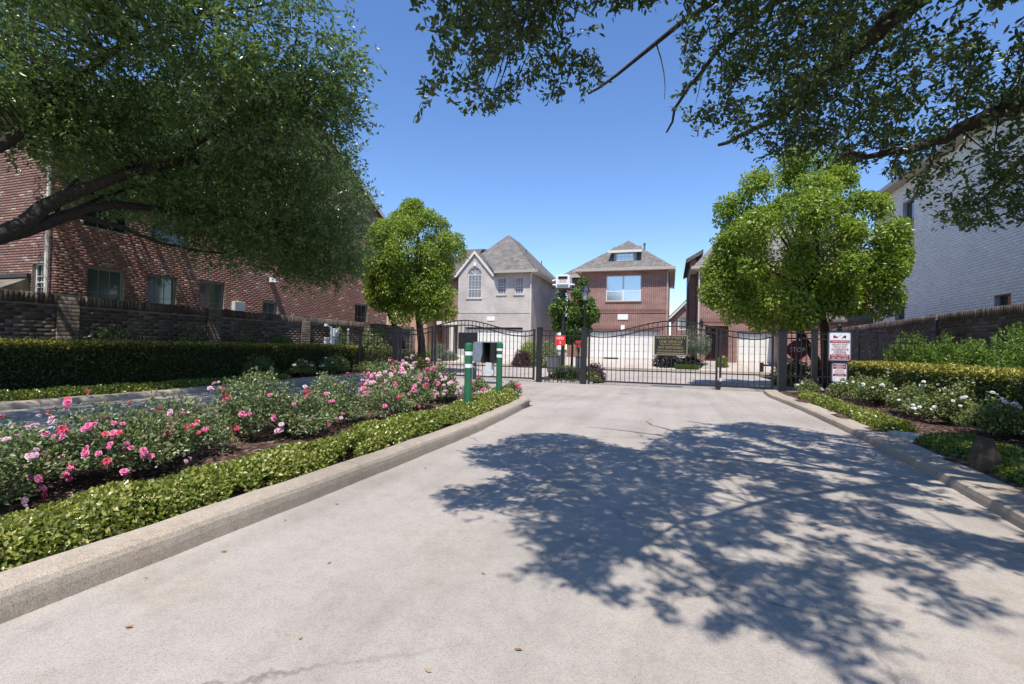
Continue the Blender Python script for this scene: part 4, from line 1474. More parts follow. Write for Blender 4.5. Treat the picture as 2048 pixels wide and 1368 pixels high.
# HFD signs
hs = thing('fire_sign', 'red square HFD 2 sign on the fence between the gates', 'sign', (-3.98, GY - .04, 1.6))
MB().box(-4.18, -3.78, GY - .045, GY - .024, 1.42, 1.80).build('sign_board', M['brightred'], hs, bevel=.01)
text('lettering', 'HFD', .15, (-3.98, GY - .047, 1.69), M['signwhite'], hs, width=.28)
text('lettering', '2', .15, (-3.98, GY - .047, 1.53), M['signwhite'], hs)
hs = thing('fire_box', 'small red box with white letters beside the right-hand gate post', 'box', (-3.32, GY + .3, 1.5))
MB().box(-3.46, -3.22, GY + .25, GY + .40, 1.36, 1.62).build('box_body', M['brightred'], hs, bevel=.01)
text('lettering', 'FD', .13, (-3.345, GY + .247, 1.50), M['signwhite'], hs)
MB().box(-3.36, -3.31, GY + .30, GY + .35, 0.1, 1.36).build('box_stand', M['black'], hs)

# utility cabinets behind the fence
for (x0, x1, lab) in ((-4.84, -4.36, 'grey utility cabinet on legs behind the left part of the short fence'), (-3.66, -3.30, 'grey utility cabinet half hidden by the post right of the HFD sign')):
    t = thing('utility_cabinet', lab, 'cabinet', ((x0 + x1) / 2, 19.5, .12), 'grey utility cabinets in the median')
    MB().box(x0, x1, 19.4, 19.75, .34, .98).build('cabinet_body', M['greybox'], t, bevel=.015)
    MB().box(x0 - .02, x1 + .02, 19.38, 19.77, .98, 1.02).build('cabinet_lid', M['greybox'], t)
    for xa in (x0 + .04, x1 - .10):
        MB().box(xa, xa + .06, 19.5, 19.6, .1, .34).build('leg', M['black'], t)
t = thing('junction_box', 'small pale junction box on a stake at the fence foot', 'box', (-3.92, 18.9, .1))
MB().box(-4.0, -3.84, 18.85, 18.95, .36, .55).build('box_body', M['lightgrey'], t, bevel=.01)
MB().box(-3.94, -3.9, 18.88, 18.92, .1, .36).build('stake', M['greybox'], t)

# surveillance box on its pole
cb = thing('camera_unit', 'white surveillance camera box with side arms on a tall black pole', 'camera box', (-4.15, 19.2, .1))
MB().box(-4.20, -4.08, 19.14, 19.26, .1, 3.68).build('pole', M['black'], cb)
bx = MB()
bx.prism([(-.27, 3.74), (-.30, 3.86), (-.27, 4.22), (-.20, 4.27), (.20, 4.27), (.27, 4.22), (.30, 3.86), (.27, 3.74)], (-4.14, 19.2, 0), X, Z, -Y, .26, -.22)
bx.build('housing', M['whitepaint'], cb, bevel=.015)
MB().box(-4.33, -3.95, 18.925, 18.9395, 4.10, 4.20).build('dark_lens', M['pane_dark'], cb)
text('lettering', 'NOTICE', .075, (-4.14, 18.936, 4.04), M['brightred'], cb, width=.26)
MB().box(-4.30, -3.98, 18.93, 18.9395, 3.975, 3.985).build('red_rule', M['brightred'], cb)
MB().box(-4.37, -3.91, 18.918, 18.9395, 3.79, 3.88).build('grey_bumper', M['galv'], cb)
for s in (-1, 1):
    MB().tube([(-4.14 + s * .26, 19.15, 3.87), (-4.14 + s * .44, 19.05, 3.87)], .045, 8).build('side_camera', M['whitepaint'], cb)
    MB().tube([(-4.14 + s * .40, 19.05, 3.83), (-4.14 + s * .40, 18.98, 3.75)], .05, 8).build('lens_tube', M['black'], cb)
MB().tube([(-4.38, 19.2, 4.12), (-4.62, 19.1, 4.05)], .03, 8).build('antenna', M['whitepaint'], cb)
MB().box(-4.36, -3.92, 19.0, 19.4, 3.68, 3.74).build('mount_plate', M['tan'], cb)

# coach lantern on a post
lp = thing('street_lamp', 'black coach lantern lamp post behind the gate post, beside the young tree', 'street lamp', (-3.21, 18.8, .1))
MB().tube([(-3.21, 18.8, .1), (-3.21, 18.8, 3.2)], [.06, .04], 10).build('lamp_post', M['black'], lp)
MB().lathe([(.03, 0), (.09, .05), (.10, .08), (.16, .34), (.14, .36)], (-3.21, 18.8, 3.2), 8).build('lamp_glass', M['lampglass'], lp)
MB().lathe([(.22, 0), (.20, .03), (.15, .14), (.07, .22), (.03, .24), (.035, .30), (.01, .36)], (-3.21, 18.8, 3.56), 8).build('lamp_hood', M['black'], lp)
for k in range(4):
    a = PI / 4 + k * PI / 2
    MB().tube([(-3.21 + .10 * math.cos(a), 18.8 + .10 * math.sin(a), 3.26), (-3.21 + .18 * math.cos(a), 18.8 + .18 * math.sin(a), 3.58)], .009, 5).build('lamp_rib', M['black'], lp)

# bollards
def bollard(label, x, y, top, bands, r=.066):
    t = thing('bollard', label, 'bollard', (x, y, .1), 'green bollards at the island tip')
    MB().lathe([(r, 0), (r, top - .23)], (x, y, .1), 32).build('sleeve', M['green'], t, smooth=False)
    MB().lathe([(r * .98, -.03), (r * 1.12, 0), (r * 1.12, .075), (r * 1.05, .10), (r * .7, .12), (r * .1, .127)], (x, y, top - .125), 24).build('cap', M['green'], t)
    for b in bands:
        m = MB()
        n_ = 24
        vs = [(x + (r + .003) * math.cos(2 * PI * k / n_), y + (r + .003) * math.sin(2 * PI * k / n_), z) for z in (b - .033, b + .033) for k in range(n_)]
        m.add(vs, [(k, (k + 1) % n_, n_ + (k + 1) % n_, n_ + k) for k in range(n_)])
        m.build('white_band', M['reflective'], t)
    return t


bollard('green bollard with white bands, nearer and left of the two', -3.34, 7.76, 1.37, (1.185, 0.97))
bollard('green bollard with white bands, farther one near the island tip', -3.55, 9.95, 1.42, (1.26, 1.115))

# call box
kb = thing('call_box', 'grey steel call box with open hood on a bent arm, between the bollards', 'intercom', (-6.4, 16.2, 0))
MB().box(-6.92, -6.76, 16.3, 16.46, 0, 1.0).build('pedestal', M['greybox'], kb)
MB().box(-7.1, -6.6, 16.15, 16.6, 0, .12).build('footing', M['palestone'], kb)
ar = MB()
ar.prism([(-7.12, .92), (-7.12, 1.10), (-6.86, 1.34), (-6.66, 1.30), (-6.52, 1.24), (-6.52, .82)], (0, 16.3, 0), X, Z, -Y, .10, -.10)
ar.build('arm_housing', M['tan'], kb)
MB().prism([(-7.14, 1.08), (-7.14, 1.12), (-6.86, 1.37), (-6.64, 1.33), (-6.52, 1.26), (-6.52, 1.22), (-6.66, 1.29), (-6.86, 1.33)], (0, 16.3, 0), X, Z, -Y, .13, -.13).build('arm_cover', M['galv'], kb)
hd = MB()
hd.box(-6.60, -6.575, 15.75, 16.45, .78, 1.48)
hd.box(-6.60, -5.82, 15.80, 16.45, 1.465, 1.485)
hd.build('hood', M['galv'], kb)
ft = MB()
ft.prism([(-6.62, 1.47), (-6.29, 1.47), (-6.27, 1.12), (-6.33, .79), (-6.62, .79)], (0, 15.78, 0), X, Z, -Y, .02, -.02)
ft.build('hood_front', M['galv'], kb)
MB().box(-6.575, -5.84, 16.40, 16.44, .72, 1.465).build('back_panel', M['tan'], kb)
MB().box(-5.98, -5.82, 15.80, 16.42, .86, 1.465).build('hood_flap', M['blackplate'], kb)
MB().box(-6.30, -6.24, 15.80, 16.40, .74, 1.465).build('keypad_edge', M['blackplate'], kb)
MB().box(-6.16, -5.99, 16.2, 16.39, 1.0, 1.36).build('keypad', M['darktrim'], kb)
MB().box(-6.86, -6.30, 15.95, 16.35, .745, .775).build('shelf', M['whitepaint'], kb)
fl = MB()
fl.prism([(-6.27, .30), (-6.20, .27), (-5.98, .29), (-5.92, .38), (-5.98, .74), (-6.22, .76)], (0, 16.05, 0), X, Z, -Y, .07, -.07)
fl.build('hanging_cover', M['lightgrey'], kb, bevel=.01)
MB().tube([(-6.84, 15.95, .68), (-6.50, 15.98, .50), (-6.26, 16.0, .37)], .014, 6).build('brace', M['lightgrey'], kb)
MB().tube([(-6.72, 15.95, .74), (-6.72, 15.95, .05)], .012, 6).build('conduit', M['lightgrey'], kb)

# towing sign
ts = thing('towing_sign', 'white and dark red towing enforced sign on a black pole with ball finial', 'sign', (4.47, 15.6, .1))
MB().tube([(4.48, 15.66, .05), (4.48, 15.66, 2.02)], .045, 10).build('sign_pole', M['black'], ts)
MB().lathe([(.05, 0), (.07, .02), (.07, .04), (.04, .05), (.06, .09), (.065, .12), (.05, .16), (.015, .19)], (4.48, 15.66, 1.98), 12).build('finial', M['black'], ts)


def plate(t, x0, x1, y, z0, z1, name='sign_board', mat='signwhite', rim='galv'):
    rr_ = .045

    def rp(x0, x1, z0, z1, r):
        out = []
        for (cx, cz, a0) in ((x1 - r, z1 - r, 0), (x0 + r, z1 - r, 90), (x0 + r, z0 + r, 180), (x1 - r, z0 + r, 270)):
            for k in range(4):
                a = math.radians(a0 + k * 30)
                out.append((cx + r * math.cos(a), cz + r * math.sin(a)))
        return out
    MB().prism(rp(x0 - .035, x1 + .035, z0 - .035, z1 + .035, rr_ + .03), (0, y, 0), X, Z, -Y, -.022, -.008).build('backing_plate', M['black'], t)
    MB().prism(rp(x0, x1, z0, z1, rr_), (0, y, 0), X, Z, -Y, -.0079, 0).build('sign_rim', M[rim], t)
    MB().prism(rp(x0 + .022, x1 - .022, z0 + .022, z1 - .022, rr_), (0, y, 0), X, Z, -Y, .0005, .004).build(name, M[mat], t)


SY = 15.58
plate(ts, 4.20, 4.73, SY, 1.13, 1.92)
def band(t, x0, x1, z0, z1, mat='signred', y=SY):
    MB().box(x0, x1, y - .0062, y - .0042, z0, z1).build('red_band', M[mat], t)
band(ts, 4.23, 4.70, 1.62, 1.70)
band(ts, 4.23, 4.70, 1.165, 1.30)
T = lambda s, sz, x, z, m, wd, t=ts: text('lettering', s, sz, (x, SY - .0075, z), M[m], t, width=wd, extrude=.0012)
T('TOWING ENFORCED', .065, 4.465, 1.66, 'signwhite', .43)
T('RESIDENT/GUEST', .062, 4.465, 1.575, 'signred', .38)
T('PARKING ONLY', .062, 4.465, 1.515, 'signred', .33)
for k, (s, wd) in enumerate((('ALL OTHER VEHICLES', .40), ('UNAUTHORIZED WILL BE', .42), ('TOWED AWAY AT', .28), ("OWNER'S EXPENSE", .30), ('24 HOURS A DAY', .36))):
    T(s, .042, 4.465, 1.463 - k * .036, 'signred', wd)
T('IDEAL TOWING', .06, 4.465, 1.265, 'signwhite', .40)
T('281-787-1401', .055, 4.465, 1.20, 'signwhite', .38)
# tow truck pictogram: a truck and a towed car
ic = MB()
for (cx, fl_) in ((4.36, 1), (4.56, -1)):
    ic.prism([(cx - .055, 1.765), (cx + .055, 1.765), (cx + .055, 1.80), (cx + .02 * fl_, 1.80), (cx, 1.83), (cx - .05 * fl_, 1.83)][::fl_], (0, SY, 0), X, Z, -Y, .0042, .006)
    for dx in (-.033, .033):
        ic.tube([(cx + dx, SY - .0042, 1.758), (cx + dx, SY - .0065, 1.758)], .014, 8)
ic.add([(4.41, SY - .006, 1.80), (4.415, SY - .006, 1.795), (4.51, SY - .006, 1.835), (4.505, SY - .006, 1.842)], [(0, 1, 2, 3)])
ic.build('pictogram', M['signred'], ts)
t2 = thing('parking_sign', 'smaller white and dark red parking area sign below the towing sign', 'sign', (4.46, 15.6, .5))
plate(t2, 4.28, 4.65, SY, .53, 1.06)
band(t2, 4.31, 4.62, .90, 1.03)
band(t2, 4.31, 4.62, .70, .76)
T('GUEST', .045, 4.465, 1.01, 'signwhite', .15, t2)
T('PARKING', .062, 4.465, .965, 'signwhite', .26, t2)
T('AREA', .055, 4.465, .92, 'signwhite', .18, t2)
for k, (s, wd) in enumerate((('UNAUTHORIZED', .20), ('VEHICLES WILL BE', .25), ("TOWED AT OWNER'S", .26))):
    T(s, .035, 4.465, .86 - k * .042, 'signred', wd, t2)
T('EXPENSE', .045, 4.465, .73, 'signwhite', .2, t2)
ic = MB()
ic.prism([(4.49, .60), (4.59, .60), (4.59, .63), (4.56, .655), (4.51, .655)], (0, SY, 0), X, Z, -Y, .0042, .006)
for dx in (4.51, 4.57):
    ic.tube([(dx, SY - .0042, .598), (dx, SY - .0065, .598)], .014, 8)
ic.build('pictogram', M['signred'], t2)

# stop sign behind the fence
ss = thing('stop_sign', 'shaded dark red octagonal stop sign behind the right fence panel', 'sign', (4.5, 20.5, 0))
R8 = .37
MB().prism([(4.5 + R8 * math.cos(PI / 8 + k * PI / 4), 1.44 + R8 * math.sin(PI / 8 + k * PI / 4)) for k in range(8)], (0, 20.45, 0), X, Z, -Y, .0, -.02).build('octagon', M['stopred'], ss)
text('lettering', 'STOP', .24, (4.5, 20.448, 1.44), M['signwhite'], ss, width=.5)
MB().tube([(4.52, 20.52, 0), (4.52, 20.52, 2.5)], .05, 10).build('sign_pole', M['black'], ss)
MB().lathe([(.06, 0), (.075, .03), (.04, .06), (.07, .12), (.05, .18), (.01, .22)], (4.52, 20.52, 2.5), 10).build('finial', M['black'], ss)
t = thing('keypad_box', 'small pale keypad box on the post right of the stop sign', 'keypad', (4.45, GY - .1, 1.4))
MB().box(4.90, 5.0, GY - .10, GY - .03, 1.36, 1.50).build('box_body', M['lightgrey'], t, bevel=.01)
MB().box(4.915, 4.985, GY - .106, GY - .1005, 1.38, 1.43).build('button_panel', M['greybox'], t)

# utility meter by the left wall
um = thing('utility_meter', 'grey electric meter on a pale pole before the left brick wall', 'meter', (-14.1, 17.6, .1))
MB().tube([(-14.1, 17.55, .1), (-14.1, 17.55, 2.05)], .05, 8).build('meter_pole', M['lightgrey'], um)
MB().box(-14.22, -13.98, 17.62, 17.95, 1.62, 1.98).build('meter_box', M['lightgrey'], um, bevel=.02)
MB().tube([(-13.98, 17.79, 1.82), (-13.90, 17.79, 1.82)], .10, 14).build('meter_dial', M['lampglass'], um)
MB().box(-14.24, -13.94, 17.58, 18.02, 1.12, 1.56).build('breaker_box', M['galv'], um, bevel=.03)
MB().box(-14.2, -14.05, 17.22, 17.40, 1.30, 1.58).build('side_box', M['lightgrey'], um, bevel=.02)
MB().tube([(-14.12, 17.31, .1), (-14.12, 17.31, 1.3)], .022, 6).build('conduit', M['lightgrey'], um)
MB().tube([(-14.1, 17.55, 2.0), (-14.1, 17.25, 2.1)], .025, 6).build('mast_arm', M['lightgrey'], um)
MB().box(-14.16, -14.04, 17.18, 17.28, 2.06, 2.16).build('mast_head', M['whitepaint'], um)
cp_ = thing('cable_post', 'thin pale post standing at the end of the left hedge', 'post', (-14.3, 19.0, .1))
MB().tube([(-14.3, 19.0, .1), (-14.3, 19.0, 1.95)], .045, 8).build('shaft', M['palestone'], cp_)
MB().lathe([(.05, 0), (.055, .04), (.02, .08)], (-14.3, 19.0, 1.95), 8).build('cap', M['lightgrey'], cp_)


# ------------------------------------------------------------------ ROCKS AND LITTER
def rock(name, label, c, s, mat, seed, n=14, rings=9):
    r = np.random.default_rng(seed)
    vs, fs = [], []
    for i in range(rings):
        th = PI * i / (rings - 1)
        for k in range(n):
            ph = 2 * PI * k / n
            vs.append((math.sin(th) * math.cos(ph), math.sin(th) * math.sin(ph), math.cos(th)))
    V = np.array(vs)
    k = 1 + .85 * (vnoise(V, 1.5, seed) - .5) + .28 * (vnoise(V, 3.6, seed + 1) - .5)
    V = np.sign(V) * np.abs(V) ** .62 * k[:, None]
    V[:, :2] *= (1.05 - .30 * V[:, 2:3])
    V = V * np.array(s) + np.array(c)
    for i in range(rings - 1):
        for j in range(n):
            j2 = (j + 1) % n
            fs.append((i * n + j, (i + 1) * n + j, (i + 1) * n + j2, i * n + j2))
    o = link_mesh(name, np_mesh(name, V - np.array(c), np.array(fs)), mat)
    o.location = c
    return tag(o, label, 'rock')


rock('boulder', 'brown boulder standing in the ground cover beside the right kerb', (3.18, 6.45, .22), (.095, .095, .20), M['stone'], 64, 9, 7)
rock('flat_stone', 'flat pale stone lying on the right kerb edge between ground cover patches', (3.33, 8.55, .12), (.15, .30, .06), M['palestone'], 62)

lm = []
for k in range(5):
    r = np.random.default_rng(90 + k)
    V = np.array([(-.5, 0, 0), (-.2, .24, .10), (.2, .2, .05), (.5, 0, .10), (.2, -.22, .07), (-.2, -.2, .13)]) * .05
    V[:, 2] += .003
    me = np_mesh('fallen_leaf', V, np.array([(0, 1, 2, 3), (0, 3, 4, 5)]), np.full(6, (k + .5) / 5))
    me.materials.append(M['dryleaf'])
    lm.append(me)
LB = 'small dry curled leaf lying on the pale entry concrete'
for k, (x, y, v_) in enumerate([(-1.53, 1.75, 3), (-2.70, 1.9, 3), (-2.66, 2.86, 1), (-2.6, 2.3, 1), (-2.55, 3.3, 4), (-1.9, 2.4, 4), (-.6, 2.0, 0), (-2.1, 3.9, 4), (-2.45, 4.6, 1), (-.9, 1.75, 4),
                               (.4, 3.6, 1), (1.3, 4.4, 1), (.2, 5.0, 0), (2.3, 6.2, 1), (2.45, 7.4, 1), (2.5, 8.6, 0), (2.55, 9.6, 1), (2.6, 10.8, 1), (2.55, 12.2, 1), (2.5, 13.6, 0), (2.4, 15, 1), (1.6, 6.8, 4),
                               (-1.2, 6.1, 4), (-2.2, 6.5, 1), (2.35, 5.4, 0), (-.2, 1.8, 4), (.8, 1.9, 0), (-2.3, 1.55, 0), (-1.0, 2.6, 4), (2.52, 11.6, 1)]):
    o = bpy.data.objects.new('fallen_leaf', lm[v_])
    COL.objects.link(o)
    o.location = (x, y, .002)
    sc = rng.uniform(.45, .8) * (1.0 if y < 5 else 1.5)
    o.scale = (sc, sc, sc)
    o.rotation_euler = (rng.uniform(-.2, .2), rng.uniform(-.1, .1), rng.uniform(0, 6.28))
    tag(o, LB if k else 'small orange dry leaf on the near concrete, left of centre', 'leaf', 'dry leaves scattered on the concrete')

# ------------------------------------------------------------------ HEDGES, GROUND COVER, SHRUBS
def hedge(label, x0, x1, y0, y1, z0, z1, n, yellow, seed, Ls=(.06, .034)):
    t = thing('hedge', label, 'hedge', ((x0 + x1) / 2, (y0 + y1) / 2, z0))
    global rng
    r = rng
    MB().box(x0 + .1, x1 - .1, y0 + .1, y1 - .1, z0, z1 - .12).build('inner_twigs', M['hedgecore'], t)
    A = [(y1 - y0) * (z1 - z0), (y1 - y0) * (z1 - z0), (y1 - y0) * (x1 - x0) * 1.25, (x1 - x0) * (z1 - z0) * 1.2, (x1 - x0) * (z1 - z0)]
    face = r.choice(5, n, p=np.array(A) / sum(A))
    a, b = r.random(n), r.random(n)
    P = np.empty((n, 3))
    N = np.zeros((n, 3))
    P[:, 0] = x0 + a * (x1 - x0)
    P[:, 1] = y0 + b * (y1 - y0)
    P[:, 2] = z0 + a * (z1 - z0)
    for f, (ax, val, sg) in enumerate(((0, x0, -1), (0, x1, 1), (2, z1, 1), (1, y0, -1), (1, y1, 1))):
        m = face == f
        P[m, ax] = val
        N[m, ax] = sg
        if ax == 1: P[m, 2] = z0 + b[m] * (z1 - z0)
    dep = r.random(n) ** 1.6 * .16 - .03
    bump = .07 * (vnoise(P, 2.2, seed) - .5) + .04 * (vnoise(P, 7, seed + 1) - .5)
    P = P - N * (dep - bump)[:, None]
    D = nrm(N * .55 + rdir(n) * .9 + [0, 0, .35])
    NN = nrm(N * .6 + rdir(n) * .8 + [0, 0, .4])
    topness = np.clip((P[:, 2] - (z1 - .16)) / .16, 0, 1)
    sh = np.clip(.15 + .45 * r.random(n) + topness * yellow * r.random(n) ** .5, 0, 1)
    L = Ls[0] * r.uniform(.6, 1.25, n)
    link_mesh('foliage', leaf_mesh('foliage', P, D, NN, L, L * Ls[1] / Ls[0], sh), M['hedge'], t)
    return t


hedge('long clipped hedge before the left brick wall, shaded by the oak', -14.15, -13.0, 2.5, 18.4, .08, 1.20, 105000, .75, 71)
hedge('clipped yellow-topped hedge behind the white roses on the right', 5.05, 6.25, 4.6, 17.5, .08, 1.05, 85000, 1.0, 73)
hedge('low dark clipped hedge behind the left iron fence', -13.9, -11.6, 18.9, 20.0, .05, 1.05, 12000, .3, 75)


def cover(name, label, path, half, ztop, n, seed, bright=.5, Lf=.036):
    """mounded strip of small leaves along a path of (x, y)"""
    P = np.array(path, float)
    s = np.concatenate([[0], np.cumsum(np.linalg.norm(np.diff(P, axis=0), axis=1))])
    tt = rng.random(n) * s[-1]
    # denser where it is close to the camera
    q = rng.random(n)
    c = np.stack([np.interp(tt, s, P[:, i]) for i in (0, 1)], 1)
    T = nrm(np.stack([np.interp(tt, s[:-1] + np.diff(s) / 2, np.diff(P[:, i]) / np.diff(s)) for i in (0, 1)], 1))
    Nn = np.stack([-T[:, 1], T[:, 0]], 1)
    a = rng.uniform(-1, 1, n)
    hv = np.maximum(1 - np.abs(a) ** 3.2, 0.03) ** .6
    pts = np.zeros((n, 3))
    pts[:, :2] = c + Nn * (a * half)[:, None] * (1 + .16 * (vnoise(np.c_[c, np.zeros(n)], 1.8, seed) - .5))[:, None]
    top = .10 + (ztop - .10) * hv * (.82 + .36 * vnoise(pts, 3.2, seed + 1))
    pts[:, 2] = top - rng.random(n) ** 1.7 * np.minimum(.16, top - .07)
    side = np.c_[Nn * a[:, None], np.full(n, .55)]
    D = nrm(rdir(n) + np.array([0, 0, .25]) + side * .45)
    N = nrm(side * .9 + rdir(n) * .75)
    L = Lf * rng.uniform(.6, 1.3, n)
    tip = np.clip((pts[:, 2] - top + .10) / .10, 0, 1)
    pn = vnoise(np.c_[pts[:, :2], np.zeros(n)], 2.4, seed + 9)
    sh = np.clip(rng.random(n) * .55 + tip * bright * rng.random(n) + .35 * (pn - .5), 0, 1)
    kp = (vnoise(pts, 7.0, seed + 4) > .24) & (pn > .10)
    pts, D, N, L, sh = pts[kp], D[kp], N[kp], L[kp], sh[kp]
    o = link_mesh(name, leaf_mesh(name, pts, D, N, L, L * .66, sh, fold=.15), M['cover'])
    return tag(o, label, 'ground cover', kind='stuff')


cover('ground_cover', 'bright yellow-green ground cover strip along the island kerb, nearest part', [(-3.42, .2), (-3.36, 3.2), (-3.33, 4.8)], .27, .31, 56000, 81, .75, .032)
cover('ground_cover', 'bright yellow-green ground cover strip along the island kerb up to its tip', [(-3.33, 4.75), (-3.33, 6.7), (-3.46, 9.0), (-3.66, 10.7), (-3.95, 11.3)], .31, .34, 48000, 82, .70, .037)
cover('ground_cover', 'yellow-green ground cover strip along the far right kerb', [(3.36, 8.9), (3.44, 11.5), (3.47, 13.5), (3.52, 15.2)], .20, .29, 22000, 83, .55, .042)
cover('ground_cover', 'shaded dark green ground cover around the boulder by the right kerb', [(3.4, 4.0), (3.55, 5.4), (3.62, 7.0), (3.66, 8.2)], .40, .25, 32000, 84, .15, .036)
cover('ground_cover', 'dark ground cover along the left lane kerb under the oak', [(-12.0, 2.5), (-11.95, 8), (-12.15, 11.5), (-12.4, 13)], .38, .26, 22000, 85, .3, .05)


def dome_leaves(c, r, n, L, W, seed, up=.5, droop=0.0, inner=.55, flat=.0):
    """leaves filling the outer part of an uneven dome; returns pieces for leaf_mesh"""
    d = rdir(n)
    d[:, 2] = np.abs(d[:, 2]) * 1.0 - flat
    d = nrm(d)
    rad = inner + (1 - inner) * rng.random(n) ** .6
    k = .72 + .56 * vnoise(d + np.array(c), 2.1, seed) + .25 * (vnoise(d + np.array(c), 5.5, seed + 1) - .5)
    P = np.array(c) + d * rad[:, None] * k[:, None] * np.array(r)
    D = nrm(d * .6 + rdir(n) * .9 + [0, 0, -droop])
    N = nrm(d * .4 + rdir(n) * .7 + [0, -.25, up])
    return P, D, N, L * rng.uniform(.6, 1.3, n), rad


def flower_mesh(kind, seed, size):
    r = np.random.default_rng(seed)
    P, D, N, L, S = [], [], [], [], []
    for ring, (k, el, ln) in enumerate(((6, .12, 1.0), (5, .50, .78), (3, 1.05, .45))):
        for i in range(k):
            a = 2 * PI * (i + .5 * ring) / k + r.uniform(-.25, .25)
            e = el + r.uniform(-.2, .2)
            D.append((math.cos(a) * math.cos(e), math.sin(a) * math.cos(e), math.sin(e)))
            N.append((-math.cos(a) * math.sin(e), -math.sin(a) * math.sin(e), math.cos(e)))
            P.append((0, 0, .004 * ring))
            L.append(size * .5 * ln)
            S.append(r.random() * (.7 if ring else 1))
    L = np.array(L)
    me = leaf_mesh('flower', np.array(P), np.array(D), np.array(N), L, L * 1.05, np.array(S), six=True, fold=-.12, curl=.15)
    me.materials.append(M[kind])
    return me


FL = {k: [flower_mesh(k, 100 + i, s) for i, s in enumerate((.052, .064, .074))] for k in ('petal_pink', 'petal_red', 'petal_pale', 'petal_white')}


def rose_bush(label, c, r, nleaf, flowers, seed, group, twiggy=7, leafL=.034, mat='rose', fscale=1.0, name='rose_bush'):
    t = thing(name, label, 'rose bush', c, group)
    P, D, N, L, rad = dome_leaves(c, r, nleaf, leafL, 0, seed, up=.5, inner=.45, flat=.10)
    keep = P[:, 2] > c[2] + .05 + .16 * vnoise(P, 4.0, seed + 5)
    # thin gaps between sprays
    keep &= vnoise(P, 6.5, seed + 3) > .22
    P, D, N, L, rad = P[keep], D[keep], N[keep], L[keep], rad[keep]
    sh = np.clip(rng.random(len(P)) * .8 + .25 * (rad > .9) * rng.random(len(P)), 0, 1)
    link_mesh('foliage', leaf_mesh('foliage', P, D, N, L, L * .60, sh, fold=.18), M[mat], t)
    rr = np.random.default_rng(seed)
    st = MB()
    for k in range(twiggy):
        a = rr.uniform(0, 6.28)
        e = np.array(c) + np.array([math.cos(a) * r[0] * rr.uniform(.4, .85), math.sin(a) * r[1] * rr.uniform(.4, .85), r[2] * rr.uniform(.55, .95)])
        b = np.array(c) + np.array([rr.uniform(-.06, .06), rr.uniform(-.06, .06), -.03])
        pts = curve_pts(b, e, (rr.uniform(-.1, .1), rr.uniform(-.1, .1), -.06), 5)
        st.tube(pts, np.linspace(.009, .004, 5), 5, cap=False)
        for q in range(2):
            m_ = pts[rr.integers(2, 4)]
            st.tube([m_, m_ + rr.normal(0, .11, 3) + [0, 0, .1]], [.004, .002], 4, cap=False)
    st.build('stems', M['twig'] if seed % 2 else M['stem'], t)
    # blooms in small clusters over the sunny side
    base = Vector(c)
    for kind, cnt in flowers:
        i = 0
        cnt = int(cnt * (1.7 if kind != 'petal_white' else 1.4))
        while i < cnt:
            d = nrm(np.array([rr.normal(0, .75) + .30, rr.normal(0, .75) - .55, abs(rr.normal(.6, .35)) + .15]))
            kk = .72 + .56 * vnoise((d + np.array(c))[None], 2.1, seed)[0] + .25 * (vnoise((d + np.array(c))[None], 5.5, seed + 1)[0] - .5)
            q = d * np.array(r) * kk * rr.uniform(1.04, 1.16)
            for m_ in range(min(rr.integers(1, 5), cnt - i)):
                o = bpy.data.objects.new('flower', FL[kind][rr.integers(3)])
                COL.objects.link(o)
                o.parent = t
                off = rr.normal(0, .032, 3) if m_ else np.zeros(3)
                o.location = Vector(q + off)
                f = Vector(nrm(d + rr.normal(0, .35, 3) + [0, -.1, .3]))
                o.rotation_euler = f.to_track_quat('Z', 'Y').to_euler()
                s = rr.uniform(.75, 1.15) * fscale
                o.scale = (s, s, s)
                i += 1
    return t


